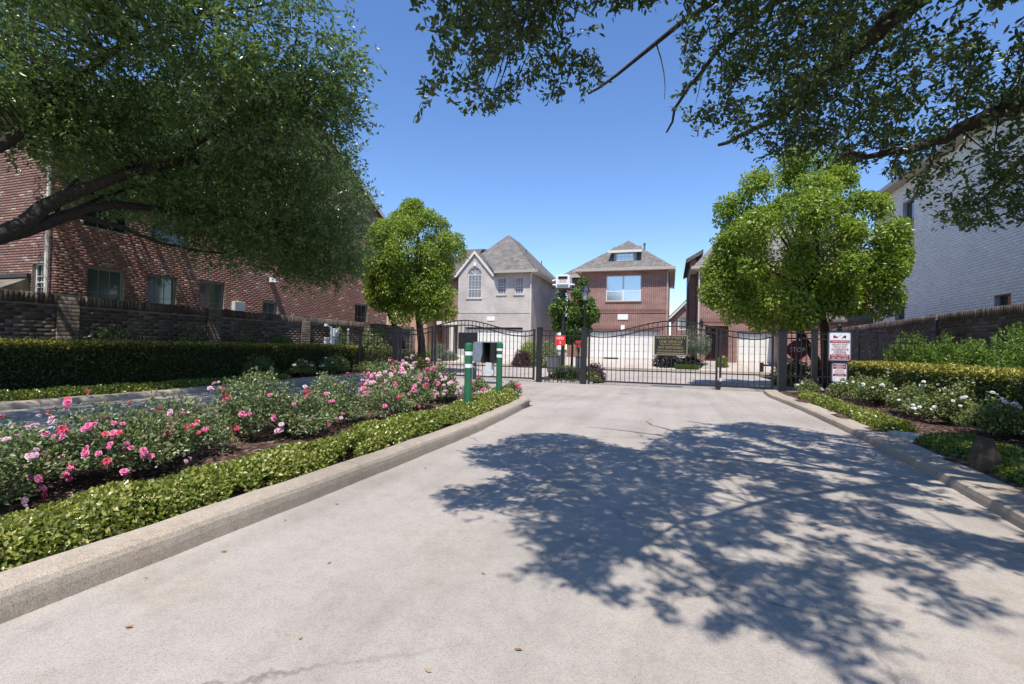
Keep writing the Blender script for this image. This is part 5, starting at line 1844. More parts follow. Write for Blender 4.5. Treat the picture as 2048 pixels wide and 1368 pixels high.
G = 'rose bushes on the central island'
RB = [
    ('rose bush with mixed pink and red blooms at the left photo edge', (-4.48, 1.85, .13), (.48, .6, .54), 8500, (('petal_pink', 16), ('petal_pale', 12), ('petal_red', 5))),
    ('second rose bush from the left edge, low, with pale and red blooms', (-4.85, 2.35, .13), (.55, .55, .46), 7500, (('petal_pink', 12), ('petal_pale', 8), ('petal_red', 4))),
    ('rose bush thick with coral red clusters, before the shaded lane', (-4.52, 2.95, .13), (.46, .56, .58), 8500, (('petal_red', 9), ('petal_pink', 24), ('petal_pale', 7))),
    ('rose bush with pink tops, right of the coral red one', (-4.78, 3.7, .13), (.50, .5, .56), 7500, (('petal_pink', 20), ('petal_red', 7), ('petal_pale', 6))),
    ('tall leafy rose bush with few red blooms, middle of the island', (-4.95, 4.75, .13), (.58, .58, .74), 9500, (('petal_red', 8), ('petal_pink', 7), ('petal_pale', 4))),
    ('grey-green rose bush with almost no blooms and bare twigs, before the ground cover strip', (-4.5, 5.1, .13), (.42, .5, .45), 5500, (('petal_pale', 3), ('petal_pink', 2))),
    ('twiggy rose bush with two bright pink blooms on top, middle of the island', (-4.85, 6.1, .13), (.55, .6, .62), 7500, (('petal_pink', 7), ('petal_pale', 3))),
    ('thin twiggy rose bush right of the middle, bare stems showing', (-4.4, 6.9, .13), (.42, .5, .46), 4500, (('petal_pink', 5), ('petal_red', 2))),
    ('rose bush with a salmon cluster left of the nearer bollard', (-4.65, 7.9, .13), (.52, .6, .60), 7500, (('petal_pink', 16), ('petal_pale', 16), ('petal_red', 3))),
    ('broad rose bush covered in pale pink blooms, back of the island near the left lane', (-5.75, 9.3, .13), (.75, .85, .76), 10500, (('petal_pale', 60), ('petal_pink', 26))),
    ('pale pink rose bush just left of the nearer bollard, far end of the island', (-4.85, 9.5, .13), (.55, .6, .72), 8000, (('petal_pale', 36), ('petal_pink', 18))),
    ('low rose with red blooms between the two bollards', (-4.35, 10.7, .13), (.35, .4, .40), 3200, (('petal_red', 8), ('petal_pink', 4))),
    ('low rose with magenta blooms right of the farther bollard at the island tip', (-3.62, 11.0, .13), (.28, .3, .36), 2200, (('petal_red', 6), ('petal_pink', 6))),
]
for i, (lab, c, r, n, f) in enumerate(RB):
    rose_bush(lab, c, r, int(n * 1.3), f, 200 + i * 7, G, twiggy=10 if 'twig' in lab or 'bare' in lab else 6, leafL=.033 + .0012 * c[1], fscale=.74 + .055 * c[1])
G = 'white rose bushes before the right hedge'
WB = [
    ('white rose bush at the foot of the towing sign', (4.70, 14.9, .12), (.62, .6, .72), 6500, (('petal_white', 10),)),
    ('leafy white rose bush just right of the towing sign pole', (5.0, 13.7, .12), (.60, .7, .85), 8500, (('petal_white', 14),)),
    ('low white rose bush left of the towing sign, by the iron fence', (3.95, 16.1, .12), (.40, .45, .46), 3000, (('petal_white', 5),)),
    ('white rose bush with a bright white cluster, middle of the right bed', (4.88, 11.9, .12), (.46, .65, .74), 7500, (('petal_white', 15),)),
    ('sprawling white rose bush before the yellow hedge, right of the bright cluster', (4.95, 10.5, .12), (.42, .6, .84), 7000, (('petal_white', 12),)),
    ('half shaded white rose bush farthest right in the bed', (4.85, 9.2, .12), (.40, .55, .66), 5500, (('petal_white', 9),)),
    ('low thin white rose bush at the mulch edge, front of the right bed', (4.55, 10.9, .12), (.32, .45, .45), 3500, (('petal_white', 5),)),
]
for i, (lab, c, r, n, f) in enumerate(WB):
    rose_bush(lab, (c[0] - .12, c[1], c[2]), (r[0], r[1], r[2] * .84), int(n * .85), f, 301 + i * 7, G, twiggy=16, leafL=.05, mat='rosegreen', fscale=1.2)
G = 'white rose bushes before the left hedge'
for i, (lab, c, r, n, f) in enumerate([
    ('white rose bush in sunlight before the far end of the left hedge', (-12.7, 15.9, .12), (.55, .7, .75), 5500, (('petal_white', 8),)),
    ('smaller white rose bush left of the sunlit one, before the left hedge', (-12.6, 14.2, .12), (.5, .6, .6), 4500, (('petal_white', 6),)),
    ('shaded rose bush before the dark middle of the left hedge', (-12.6, 12.3, .12), (.5, .7, .65), 4500, (('petal_white', 5),)),
    ('yellowish low bush beside the far left gate post', (-12.1, 17.3, .12), (.5, .5, .42), 3500, (('petal_white', 2),)),
]):
    rose_bush(lab, c, r, n, f, 401 + i * 7, G, twiggy=7, leafL=.06, mat='rosegreen', fscale=1.5)


def shrub(name, label, c, r, n, L, W, mat, seed, cat='shrub', group=None, up=.3, flat=.1, stems=5, trunk=0.0):
    t = thing(name, label, cat, c, group)
    cc = (c[0], c[1], c[2] + trunk)
    P, D, N, LL, rad = dome_leaves(cc, r, n, L, W, seed, up=up, inner=.5, flat=flat)
    sh = np.clip(rng.random(n) * .75 + .3 * (rad > .85) * rng.random(n), 0, 1)
    link_mesh('foliage', leaf_mesh('foliage', P, D, N, LL, LL * W / L, sh), M[mat], t)
    st = MB()
    rr = np.random.default_rng(seed)
    if trunk:
        st.tube([(c[0], c[1], c[2] - .05), (cc[0], cc[1], cc[2] + r[2] * .3)], [.05, .035], 7)
    for k in range(stems):
        a = rr.uniform(0, 6.28)
        st.tube(curve_pts((cc[0], cc[1], cc[2] - .04), np.array(cc) + [math.cos(a) * r[0] * .6, math.sin(a) * r[1] * .6, r[2] * .7], (0, 0, -.05), 4), [.02, .016, .012, .008], 5)
    st.build('stems', M['stem'], t)
    return t


def yew(label, c, r, n, seed):
    """feathery shrub: upright sprays of narrow leaves"""
    t = thing('yew_shrub', label, 'shrub', c, 'feathery green shrubs before the right brick wall')
    k = n // 14
    d = rdir(k)
    d[:, 2] = np.abs(d[:, 2])
    d = nrm(d)
    kk = .7 + .6 * vnoise(d + np.array(c), 2.4, seed)
    C = np.array(c) + d * (rng.uniform(.35, .92, k) * kk)[:, None] * np.array(r)
    A = nrm(d * .8 + rdir(k) * .3 + [0, 0, .55])
    P, D, N, L, W = sprays(C, A, 14, .22, .085, .027, up=.2, spread=.015)
    sh = np.clip(rng.random(len(P)) * .6 + .45 * np.tile(np.linspace(0, 1, 14), k) * rng.random(len(P)), 0, 1)
    link_mesh('foliage', leaf_mesh('foliage', P, D, N, L, W, sh, fold=.1), M['yew'], t)
    st = MB()
    rr = np.random.default_rng(seed)
    for q in range(7):
        a = rr.uniform(0, 6.28)
        st.tube(curve_pts(c, np.array(c) + [math.cos(a) * r[0] * .6, math.sin(a) * r[1] * .6, r[2] * .8], (0, 0, 0), 4), [.02, .016, .012, .006], 5)
    st.build('stems', M['stem'], t)


yew('feathery bright green shrub nearest the slim fence post, before the right wall', (7.25, 18.9, .1), (.85, .95, 1.75), 30000, 501)
yew('middle feathery green shrub of the sunlit row before the right wall', (7.3, 16.9, .1), (.85, .95, 1.80), 30000, 502)
yew('feathery green shrub at the shaded end of the sunlit row, before the right wall', (7.3, 15.1, .1), (.8, .85, 1.55), 26000, 503)
yew('dark shaded feathery shrub at the right photo edge, before the right wall', (7.35, 12.9, .1), (.95, 1.1, 1.9), 26000, 504)

shrub('shrub', 'dark leafy shrub before the left wall, left of the electric meter', (-14.5, 13.4, .1), (.4, .8, 1.45), 5000, .08, .045, 'rose', 511, group='shrubs behind the left hedge')
shrub('shrub', 'dark bushy shrub before the left wall under the oak edge', (-14.55, 11.6, .1), (.38, .9, 1.40), 5000, .08, .045, 'rose', 512, group='shrubs behind the left hedge')
shrub('shrub', 'sparse dark shrub before the left wall, below the second house window', (-14.5, 9.2, .1), (.4, 1.0, 1.45), 4500, .08, .045, 'rose', 513, group='shrubs behind the left hedge')
shrub('shrub', 'small light green shrub before the left wall, midway to the meter', (-14.5, 15.2, .1), (.38, .5, 1.60), 3500, .08, .045, 'young', 514, group='shrubs behind the left hedge')
shrub('shrub', 'bright leafy shrub between the electric meter and the thin pale post', (-14.4, 18.7, .1), (.45, .7, 1.75), 5500, .09, .05, 'young', 515, group='shrubs behind the left hedge')
shrub('shrub', 'tall dark green shrub behind the left iron fence', (-13.6, 20.2, .1), (.9, .9, 1.95), 9000, .10, .06, 'rose', 516)
shrub('shrub', 'shaded shrub between the iron fence and the round tree trunk on the left', (-11.7, 20.6, .05), (.8, .7, .9), 5000, .09, .055, 'hedge', 517)
shrub('shrub', 'leafy shrub behind the stop sign', (4.7, 22.0, 0), (.75, .6, 1.0), 4500, .09, .055, 'rose', 518)
# planting beyond the gate
shrub('shrub', 'round bright green shrub beside the pink-grey house corner', (-9.6, 33.7, .1), (.75, .7, 1.0), 4500, .10, .06, 'camphor', 521, trunk=.9, flat=.6)
shrub('shrub', 'purple shrub below the round bright green one', (-10.0, 33.0, .1), (.75, .5, 1.0), 4500, .09, .055, 'purple', 522)
shrub('shrub', 'broad grey-green shrub left of the grey cabinet', (-8.3, 33.0, .1), (1.3, .6, 1.5), 6500, .10, .05, 'rose', 523)
shrub('shrub', 'purple-leaved shrub by the left driveway edge', (-20.6, 33.6, .1), (1.6, .6, 1.5), 5500, .11, .07, 'purple', 524)
shrub('shrub', 'green shrub below the purple one at the left driveway edge', (-20.3, 32.9, .05), (1.5, .5, .9), 5000, .10, .06, 'camphor', 525)
shrub('grass_clump', 'soft feathery grass clump by the pale porch column', (-17.3, 33.9, .1), (.85, .6, 1.3), 5000, .22, .02, 'silver', 526)
shrub('shrub', 'small yellow-green plant on the left driveway edge', (-17.8, 33.0, .1), (.55, .4, .8), 3000, .10, .06, 'cover', 527)
shrub('grass_clump', 'low grass clump along the pink-grey house driveway', (-16.4, 34.4, .2), (.7, .6, .7), 3000, .2, .02, 'silver', 528)
shrub('shrub', 'near-black clipped shrub under the private streets sign', (-.2, 34.3, .25), (.85, .6, 1.45), 6000, .09, .06, 'darkleaf', 531)
shrub('topiary_tree', 'round silvery clipped tree before the right red brick house', (1.45, 34.6, .35), (.95, .9, 1.25), 7500, .09, .045, 'silver', 532, cat='tree', trunk=1.5, flat=.75)
shrub('shrub', 'dark undergrowth shrub at the foot of the silvery clipped tree', (1.3, 34.5, .3), (.8, .6, .6), 3500, .09, .06, 'darkleaf', 533)
shrub('shrub', 'small pale yellow plant by the brown entry door', (3.25, 34.6, .3), (.35, .3, .75), 1500, .10, .05, 'cover', 534)
shrub('shrub', 'low green shrub in the median bed with reddish leaves', (-3.0, 19.2, .1), (.55, .5, .62), 3800, .07, .045, 'purple', 541)
shrub('shrub', 'small pale green shrub under the reddish one in the median', (-2.95, 18.75, .1), (.42, .3, .36), 2600, .06, .04, 'cover', 542)
shrub('shrub', 'low green planting between the two grey cabinets', (-4.0, 19.0, .1), (.55, .35, .5), 3500, .07, .045, 'young', 543)
gl = MB()
for i in range(4):
    gl.box(2.0, 2.9, 33.9 + i * .28, 34.12 + i * .28, .15 + i * .04, .28 + i * .06)
tag(gl.build('stepped_stones', M['palestone'], None, bevel=.03), 'dark stepped garden stones beside the walk to the brown door', 'stones')
MBp = MB()
MBp.box(3.15, 4.1, 33.46, 36.0, .10, .14)
n = 6000
P = np.c_[rng.uniform(.35, 1.75, n), rng.uniform(33.5, 34.3, n), np.full(n, .16)]
tag(link_mesh('lawn_patch', leaf_mesh('lawn_patch', P, nrm(rdir(n) * .6 + [0, 0, 1]), rdir(n), rng.uniform(.15, .35, n), .02, rng.random(n)), M['grass']), 'small bright green lawn patch beyond the street', 'lawn', kind='stuff')


# ------------------------------------------------------------------ ROUND TREES (camphor-like, puffed crowns)
def puffy_tree(label, base, trunk_pts, crown, R, nblob, nleaf, L, seed, mat='camphor', rb=(.55, 1.0), limbs=9, tr=.17, extra=()):
    t = tree_thing('round_tree', label, base)
    crown, R = np.array(crown, float), np.array(R, float)
    r = np.random.default_rng(seed)
    # blobs: fairly even over the ellipsoid
    d = nrm(np.stack([r.normal(size=nblob), r.normal(size=nblob), r.normal(size=nblob)], 1))
    for _ in range(12):
        diff = d[:, None] - d[None]
        dist = np.linalg.norm(diff, axis=2) + np.eye(nblob)
        d = nrm(d + (diff / dist[..., None] ** 3).sum(1) * .02)
    rad = r.uniform(rb[0], rb[1], nblob) * (1 - .25 * np.maximum(0, d[:, 2]))
    c = crown + d * (R - rad[:, None] * .8) * r.uniform(.70, 1.10, nblob)[:, None]
    for (ex, er) in extra:
        c = np.vstack([c, ex])
        rad = np.append(rad, er)
    wgt = rad ** 2
    b = rng.choice(len(c), nleaf, p=wgt / wgt.sum())
    out = nrm(c - crown)
    dd = nrm(rdir(nleaf) + out[b] * .55 + [0, 0, .18])
    q = rng.random(nleaf) ** .45
    k = .78 + .45 * vnoise(dd * .9 + c[b], 2.6, seed)
    P = c[b] + dd * (rad[b] * q * k)[:, None]
    D = nrm(dd * .55 + rdir(nleaf) * .85 + [0, 0, -.35])
    N = nrm(dd * .45 + rdir(nleaf) * .65 + [0, 0, .5])
    tone = r.random(len(c))
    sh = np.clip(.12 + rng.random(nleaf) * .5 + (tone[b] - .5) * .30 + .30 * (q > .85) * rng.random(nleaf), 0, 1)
    LL = L * rng.uniform(.65, 1.25, nleaf)
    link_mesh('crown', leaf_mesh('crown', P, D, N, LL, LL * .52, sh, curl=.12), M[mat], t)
    tk = MB()
    n_ = len(trunk_pts)
    tk.tube(trunk_pts, np.linspace(tr, tr * .6, n_), 10)
    trk = tk.build('trunk', M['bark_cam'], t, smooth=True)
    lb = MB()
    top = np.array(trunk_pts[-1])
    for i in r.choice(len(c), min(limbs, len(c)), replace=False):
        lb.tube(curve_pts(top - [0, 0, .1], c[i], (0, 0, .3), 6), np.linspace(tr * .45, .02, 6), 6, cap=False)
    lb.build('limbs', M['bark_cam'], t, smooth=True)
    return t


puffy_tree('big round light green tree behind the right end of the gate', (5.25, 20.0, 0), [(5.35, 19.9, -.1), (5.3, 19.9, 1.0), (5.2, 19.8, 2.2), (4.9, 19.6, 3.4)], (4.40, 19.5, 5.1), (3.1, 3.0, 2.8), 40, 84000, .125, 601, rb=(.5, 1.05), limbs=14, tr=.19, extra=(((3.2, 18.9, 2.75), .75), ((2.3, 19.0, 3.1), .75), ((4.1, 18.5, 2.7), .7), ((1.55, 19.2, 3.5), .6), ((1.75, 19.4, 4.3), .7), ((5.2, 18.6, 3.2), .7), ((6.6, 19.2, 3.3), .75), ((7.0, 19.6, 4.6), .7), ((4.2, 19.4, 7.9), .75), ((5.4, 19.6, 7.6), .7), ((2.2, 19.3, 6.4), .75)))
tl = tree_thing
puffy_tree('tall round light green tree behind the left gate', (-12.0, 21.6, 0), [(-11.75, 21.5, -.1), (-11.8, 21.5, 1.2), (-11.95, 21.4, 2.6), (-12.1, 21.2, 4.0)], (-12.35, 21.1, 5.35), (2.6, 2.6, 2.9), 46, 72000, .125, 602, limbs=12, tr=.22, extra=(((-11.0, 20.4, 3.1), .8), ((-12.2, 20.2, 3.0), .75), ((-10.5, 20.7, 3.8), .75), ((-13.6, 20.6, 3.6), .7), ((-14.2, 20.9, 4.6), .65), ((-12.3, 21, 7.9), .7), ((-12.8, 21, 7.3), .8), ((-11.8, 20.9, 7.3), .8), ((-12.3, 20.5, 7.2), .8), ((-10.2, 20.9, 3.0), .55)))
# leaning second stems
lt = MB()
lt.tube([(-12.9, 22.2, 0), (-13.3, 22.0, 1.6), (-13.9, 21.8, 2.9), (-13.6, 21.5, 4.2)], [.16, .14, .12, .09], 9)
tag(lt.build('leaning_trunk', M['bark_cam'], None, smooth=True), 'slanting dark trunk rising into the left round tree', 'trunk')
lt = MB()
lt.tube([(5.75, 21.4, 0), (5.35, 21.3, 1.0), (4.75, 21.1, 2.1), (4.4, 20.9, 3.1)], [.17, .16, .13, .09], 9)
tag(lt.build('leaning_trunk', M['bark_cam'], None, smooth=True), 'slanting dark trunk leaning behind the stop sign', 'trunk')
puffy_tree('young leafy tree in the median between the gates', (-3.95, 20.0, .1), [(-3.95, 20, 0), (-3.92, 20, 1.0), (-3.9, 20, 2.2)], (-3.85, 20.0, 2.75), (1.12, 1.0, 1.25), 22, 11000, .13, 603, mat='young', rb=(.22, .45), limbs=9, tr=.05, extra=(((-3.5, 20.0, 4.05), .22), ((-3.6, 20, 3.7), .3)))


# ------------------------------------------------------------------ THE SPREADING OAK ON THE LEFT
def twig_tubes(mb, C, A, src, rr, count, r0=.012):
    """thin branchlets from limb points to some of the sprays"""
    S = np.array(src)
    for i in rr.choice(len(C), min(count, len(C)), replace=False):
        j = np.argmin(np.linalg.norm(S - C[i], axis=1) + rr.random(len(S)) * .8)
        dlen = np.linalg.norm(S[j] - C[i])
        if dlen > 3.2: continue
        mb.tube(curve_pts(S[j], C[i] + A[i] * .15, rr.normal(0, .10 * dlen, 3), 5), np.linspace(r0 * (1 + dlen * .4), .003, 5), 4, cap=False)


oak = tree_thing('oak_tree', 'large spreading oak overhanging the left hedge and exit lane', (-12.6, 3.4, 0))
ok = MB()
LIMB = []


def limb(pts, r0, r1, n=9, mb=None):
    P = [np.array(p, float) for p in pts]
    # smooth the polyline
    s = np.linspace(0, len(P) - 1, (len(P) - 1) * 4 + 1)
    Q = []
    for v_ in s:
        i = min(int(v_), len(P) - 2)
        f = v_ - i
        p0, p1, p2, p3 = P[max(i - 1, 0)], P[i], P[i + 1], P[min(i + 2, len(P) - 1)]
        Q.append(.5 * ((2 * p1) + (-p0 + p2) * f + (2 * p0 - 5 * p1 + 4 * p2 - p3) * f * f + (-p0 + 3 * p1 - 3 * p2 + p3) * f ** 3))
    Q = np.array(Q)
    Q[1:-1] += np.random.default_rng(len(LIMB)).normal(0, .018, (len(Q) - 2, 3))
    (mb or ok).tube(Q, np.linspace(r0, r1, len(Q)), n)
    LIMB.extend(list(Q[2:]))
    return Q


limb([(-12.8, 3.6, -.1), (-12.75, 3.7, 1.2), (-12.6, 4.1, 2.3), (-12.4, 4.9, 3.0)], .34, .26, 12)
limb([(-12.4, 4.8, 2.95), (-12.3, 5.7, 3.27), (-12.3, 6.2, 3.75), (-12.2, 6.6, 4.25), (-11.9, 7.3, 4.8), (-11.3, 8.3, 5.5), (-10.6, 9.6, 6.0), (-10.0, 11.2, 6.4)], .20, .05)
limb([(-12.35, 5.5, 3.15), (-12.35, 6.1, 3.45), (-12.35, 6.8, 3.92), (-12.3, 7.4, 4.30), (-12.1, 8.6, 4.55), (-11.6, 10.2, 4.8), (-11.2, 12.0, 4.9)], .16, .04)
limb([(-12.3, 6.9, 3.95), (-12.3, 7.6, 3.95), (-12.2, 8.8, 3.75), (-12.1, 10.4, 3.8)], .075, .02)
limb([(-12.6, 4.2, 2.5), (-12.7, 4.8, 3.6), (-12.5, 5.5, 4.7), (-12.3, 5.9, 5.3), (-12.0, 6.6, 6.6), (-11.6, 7.6, 8.2)], .20, .05)
limb([(-12.3, 6.6, 3.9), (-12.4, 6.7, 4.3), (-12.2, 6.9, 4.75)], .05, .03)
limb([(-12.35, 7.0, 4.1), (-12.5, 7.6, 4.6), (-12.7, 8.6, 5.2)], .05, .02)
limb([(-11.9, 7.3, 4.8), (-12.6, 8.6, 5.8), (-13.2, 10.2, 6.6), (-13.5, 12, 7.0)], .08, .02)
limb([(-11.3, 8.3, 5.5), (-10.0, 8.6, 6.4), (-8.9, 9.4, 7.2)], .07, .02)
limb([(-12.0, 6.6, 6.6), (-10.8, 7.0, 7.6), (-9.4, 7.6, 8.3)], .08, .02)
limb([(-12.6, 4.2, 2.6), (-13.6, 3.6, 4.4), (-14.6, 3.4, 6.2)], .16, .04)
limb([(-11.6, 10.2, 4.8), (-10.6, 11.2, 4.6), (-9.7, 12.4, 4.5)], .045, .015)
ok.build('trunk', M['bark_oak'], oak, smooth=True)
# crown lobes: centre, radii, spray count
LOBES = [((-12.0, 6.0, 7.6), (2.7, 2.3, 1.9), 1500), ((-9.6, 6.6, 7.9), (2.1, 2.0, 1.6), 1300), ((-7.7, 7.8, 7.3), (1.4, 1.6, 1.6), 1000), ((-10.4, 4.2, 7.6), (2.4, 2.2, 1.3), 500),
         ((-14.2, 5.0, 7.2), (2.4, 2.6, 2.0), 900), ((-15.7, 6.8, 8.2), (1.9, 2.2, 1.7), 800), ((-10.4, 8.6, 6.6), (1.9, 1.5, 1.4), 1500), ((-8.7, 9.3, 6.3), (1.35, 1.5, 1.5), 1100),
         ((-12.8, 8.8, 6.4), (2.0, 1.5, 1.4), 1700), ((-15.5, 9.6, 7.0), (1.6, 2.0, 1.5), 900), ((-10.1, 11.0, 5.3), (1.7, 1.6, 1.35), 1400), ((-11.9, 11.0, 5.4), (1.8, 1.7, 1.4), 1400),
         ((-9.6, 11.4, 5.0), (1.1, 1.3, 1.2), 800), ((-13.7, 12.2, 5.4), (1.7, 1.8, 1.5), 1500), ((-14.6, 10.6, 6.2), (1.4, 1.6, 1.3), 1100), ((-11.4, 13.2, 4.3), (1.5, 1.4, 1.0), 1100), ((-10.7, 12.9, 4.3), (1.2, 1.3, .9), 800),
         ((-13.2, 13.8, 4.5), (1.6, 1.5, 1.1), 900), ((-12.3, 8.4, 4.9), (1.5, 1.5, .6), 750), ((-11.3, 9.8, 4.2), (1.4, 1.4, .55), 500), ((-12.4, 6.5, 6.0), (1.5, 1.3, .8), 950),
         ((-12.2, -.5, 7.4), (3.2, 2.6, 2.2), 1300), ((-10.2, -3.4, 7.0), (2.8, 2.4, 2.0), 1000), ((-8.2, 3.4, 6.9), (1.5, 2.0, .9), 1300), ((-8.4, .8, 7.0), (1.7, 2.2, 1.0), 1500), ((-10.2, 1.2, 6.8), (1.5, 2.2, .9), 1100), ((-10.3, -1.4, 6.8), (1.5, 2.2, .9), 900)]  # lobes out of view, added to shade the lane and block sky light
C, A = [], []
TW = []
r_ = np.random.default_rng(77)
for (c, r, k) in LOBES:
    nb = max(8, int(k / (31 if c[2] > 6.7 and c[1] > 5.5 else 44)))
    d = nrm(r_.normal(size=(nb, 3)))
    bc = np.array(c) + d * r_.uniform(.55, 1.0, (nb, 1)) * np.array(r)
    br_ = r_.uniform(.40, .80, nb)
    bi = np.repeat(np.arange(nb), (br_ ** 2 * 96).astype(int))
    dd = nrm(rdir(len(bi)) + [0, 0, .22])
    q = rng.random(len(bi)) ** .5
    kk = .72 + .6 * vnoise(dd + bc[bi], 2.4, 640)
    C.append(bc[bi] + dd * (q * br_[bi] * kk)[:, None] * np.array([1.12, 1.12, .72]))
    A.append(nrm(dd * [1, 1, .5] + nrm(bc[bi] - np.array(c)) * .4 + rdir(len(bi)) * .5 + [0, 0, -.30]))
    TW.append(bc)
C, A, TW = np.concatenate(C), np.concatenate(A), np.concatenate(TW)
kp = C[:, 2] > 2.95
C, A = C[kp], A[kp]
P, D, N, L, W = sprays(C, A, 9, .34, .125, .050, up=.55, spread=.035)
sh = np.clip(rng.random(len(P)) * .85 + .15 * (rng.random(len(P)) > .93), 0, 1)
print('left oak leaves', len(P))
link_mesh('crown', leaf_mesh('crown', P, D, N, L, W, sh, fold=.12), M['oak'], oak)
br = MB()
twig_tubes(br, TW, np.zeros_like(TW), LIMB, np.random.default_rng(5), 500, .016)
twig_tubes(br, C, A, LIMB, np.random.default_rng(5), 500, .010)
br.build('branchlets', M['bark_oak'], oak)
br = MB()
sel = np.where((np.abs(C[:, 0] + 9.3) < 1.3) & (np.abs(C[:, 1] - 11.8) < 1.6) & (np.abs(C[:, 2] - 5) < 1.0))[0]
rr = np.random.default_rng(6)
for i in rr.choice(sel, min(46, len(sel)), replace=False):
    br.tube(curve_pts(C[i], C[i] + A[i] * rr.uniform(.4, .9) + rr.normal(0, .12, 3), rr.normal(0, .08, 3), 5), np.linspace(.011, .004, 5), 4, cap=False)
br.build('dead_twigs', M['twig'], oak, kind='stuff')

# ------------------------------------------------------------------ THE OAK OVERHANGING FROM THE RIGHT
LIMB = []
oak2 = tree_thing('oak_tree', 'oak whose leafy branches hang over the drive from the right edge', (5.6, 2.2, 0))
ok = MB()
limb([(5.7, 2.0, -.1), (5.6, 2.1, 1.3), (5.3, 2.4, 2.6), (4.9, 2.8, 3.4)], .32, .24, 12)
limb([(4.9, 2.7, 3.3), (3.6, 3.6, 4.3), (2.5, 4.4, 4.55), (2.0, 5.0, 4.42), (1.74, 5.6, 4.38), (1.48, 6.3, 4.36), (1.18, 6.95, 4.3), (.6, 7.4, 4.25)], .15, .022)
limb([(4.9, 2.8, 3.4), (4.3, 4.2, 3.7), (3.6, 5.2, 3.75), (3.1, 5.85, 3.72), (2.75, 6.25, 3.62), (2.35, 6.45, 3.58), (1.8, 6.3, 3.55)], .13, .02)
limb([(3.6, 3.6, 4.3), (2.2, 3.7, 4.9), (.8, 3.8, 5.0), (-.5, 4.1, 4.75), (-1.5, 4.3, 4.3)], .075, .014)
limb([(2.2, 3.7, 4.9), (.9, 4.8, 4.9), (-.2, 5.5, 4.7), (-1.0, 5.8, 4.4)], .05, .012)
limb([(3.0, 4.0, 4.5), (1.6, 2.6, 4.9), (.6, 1.6, 4.8), (.1, .9, 4.5)], .06, .012)
limb([(4.2, 3.2, 3.9), (3.4, 2.2, 4.6), (2.4, 1.6, 4.8)], .06, .012)
limb([(4.3, 4.2, 3.7), (5.0, 5.6, 4.0), (5.6, 7.4, 4.2)], .08, .02)
limb([(2.5, 4.4, 4.55), (1.2, 5.0, 4.75), (.3, 6.0, 4.6), (-.1, 6.9, 4.3)], .05, .012)
limb([(3.6, 5.2, 3.75), (3.5, 6.2, 3.5), (3.4, 7.1, 3.1)], .05, .014)
ok.build('trunk', M['bark_oak'], oak2, smooth=True)
# footprint of the crown as it falls on the ground (the photograph's shade), lifted back along the sun rays
FOOT = np.array([(-1.63, 3.52), (-1.95, 3.9), (-1.6, 4.3), (-1.5, 4.8), (-2.0, 5.0), (-2.4, 5.6), (-2.2, 6.5), (-2.0, 7.05), (-1.5, 7.3), (-.76, 6.75), (-.35, 6.4), (-.06, 7.8), (.43, 9.0), (1.43, 9.95), (2.1, 9.7), (2.6, 9.2), (3.6, 9.0), (5.0, 9.8),
                 (6.5, 9.6), (8.0, 8.0), (8.2, 4.0), (6, .5), (4.2, 1.2), (3.1, 2.6), (2.6, 3.6), (2.09, 3.85), (1.72, 3.85), (1.65, 3.3), (1.66, 2.97), (1.44, 2.94), (1.2, 3.45), (1.0, 3.55), (.95, 3.1), (.90, 2.63),
                 (.72, 2.30), (.55, 2.30), (.45, 2.62), (.2, 2.46), (-.05, 2.26), (-.25, 2.45), (-.42, 2.62), (-.6, 2.72), (-.9, 2.6), (-.85, 3.05), (-1.2, 3.2)])


def inpoly(p, poly):
    x, y = p[:, 0], p[:, 1]
    c = np.zeros(len(p), bool)
    j = len(poly) - 1
    for i in range(len(poly)):
        xi, yi = poly[i]
        xj, yj = poly[j]
        m = ((yi > y) != (yj > y)) & (x < (xj - xi) * (y - yi) / (yj - yi + 1e-12) + xi)
        c ^= m
        j = i
    return c


k = 60000
S = np.c_[rng.uniform(-2.5, 8.3, k), rng.uniform(.4, 10, k), np.zeros(k)]
S = S[inpoly(S + rng.normal(0, .05, S.shape), FOOT)]
ns = .36 * vnoise(S, 1.7, 651) + .28 * vnoise(S, 4.6, 652) + .36 * vnoise(S, 8.5, 653)
dens = np.where(S[:, 0] > 3.0, .70, np.where((S[:, 0] < .3) & (S[:, 1] > 3.6), .78, .62))
kp = rng.random(len(S)) < np.clip((ns - (1.03 - dens) - np.where(S[:, 1] < 3.1, .035, 0)) / .06, 0, 1)
S, ns = S[kp], ns[kp]
print('overhead sprays', len(S))
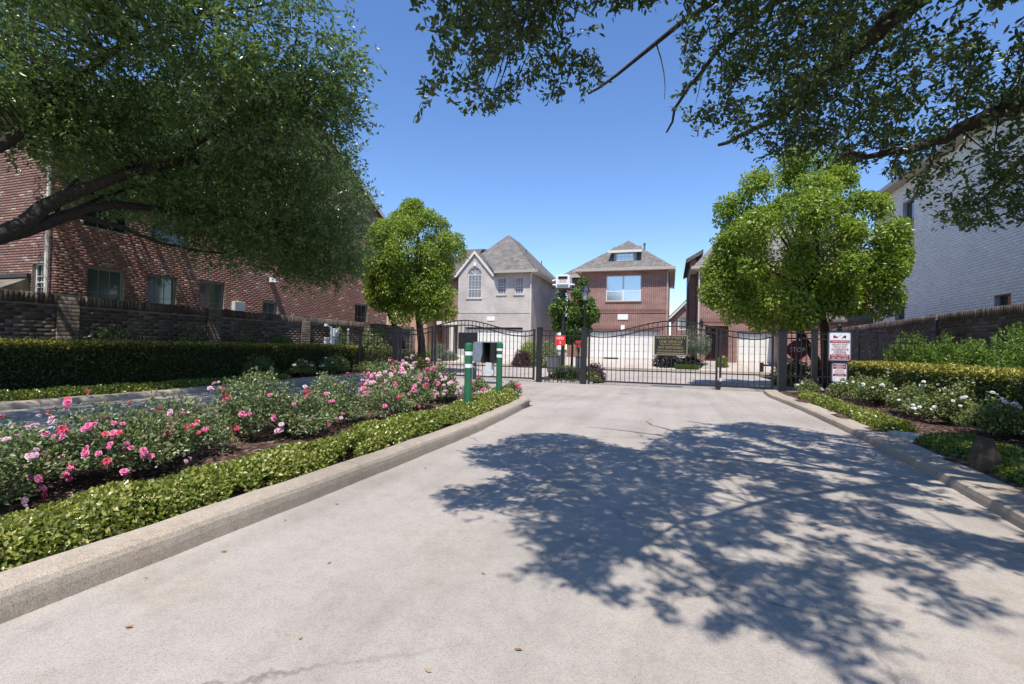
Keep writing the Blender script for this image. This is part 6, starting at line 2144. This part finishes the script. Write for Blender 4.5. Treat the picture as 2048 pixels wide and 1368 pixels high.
# height of the underside: control points in the footprint
CP = np.array([(-2.2, 5.6, 3.35), (-1.7, 4.2, 3.5), (-1.2, 7, 4.0), (-.4, 6.0, 4.3), (.4, 8.6, 3.85), (1.6, 9.4, 4.0), (2.3, 9.0, 3.6), (2.9, 8.4, 2.75), (3.6, 7.4, 2.6), (2.2, 6, 3.9), (0, 4, 4.4), (.6, 2.5, 4.0), (-.4, 2.7, 4.0), (1.5, 3.2, 4.0), (5, 8, 3.0), (6, 5, 3.6), (3.4, 4, 3.9)])
d2 = ((S[:, None, :2] - CP[None, :, :2]) ** 2).sum(2) + .08
wt = 1 / d2 ** 1.5
zb = (wt * CP[None, :, 2]).sum(1) / wt.sum(1)
hi_ = rng.random(len(S))
hgt = zb + np.where(S[:, 0] > 3.2, 3.4, 1.35) * rng.random(len(S)) ** 1.4
hgt = np.where((hi_ < .40) & (ns > .49), np.maximum(hgt, 4.6 + 4.0 * rng.random(len(S))), hgt)      # upper storey, mostly out of view, added to darken the ground shade
C = S - SUN[None] * hgt[:, None]
for (c, r, k) in (((6.2, -2.0, 7.6), (3.0, 3.0, 2.4), 1500), ((5.2, -5.4, 7.0), (2.6, 2.6, 2.0), 1000), ((8.0, 1.0, 7.4), (3.0, 3.2, 2.4), 1300)):  # unseen crown masses behind the camera, added to cut sky fill in the road shade
    q = rdir(k) * (rng.uniform(.45, 1, k) ** .7)[:, None] * np.array(r) + np.array(c)
    C = np.concatenate([C, q])
kp = (vnoise(C, 2.6, 655) > .36) | (C[:, 2] > 5.2)
C = C[kp]
A = nrm(rdir(len(C)) * [1, 1, .5] + [-.25, .15, -.35])
P, D, N, L, W = sprays(C - A * .09, A, 12, .18, .066, .026, up=.30, spread=.016)
sh = np.clip(rng.random(len(P)) * .9, 0, 1)
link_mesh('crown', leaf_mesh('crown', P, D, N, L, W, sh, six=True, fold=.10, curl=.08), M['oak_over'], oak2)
br = MB()
twig_tubes(br, C, A, LIMB, np.random.default_rng(8), 1300, .0065)
br.build('branchlets', M['bark_oak'], oak2)
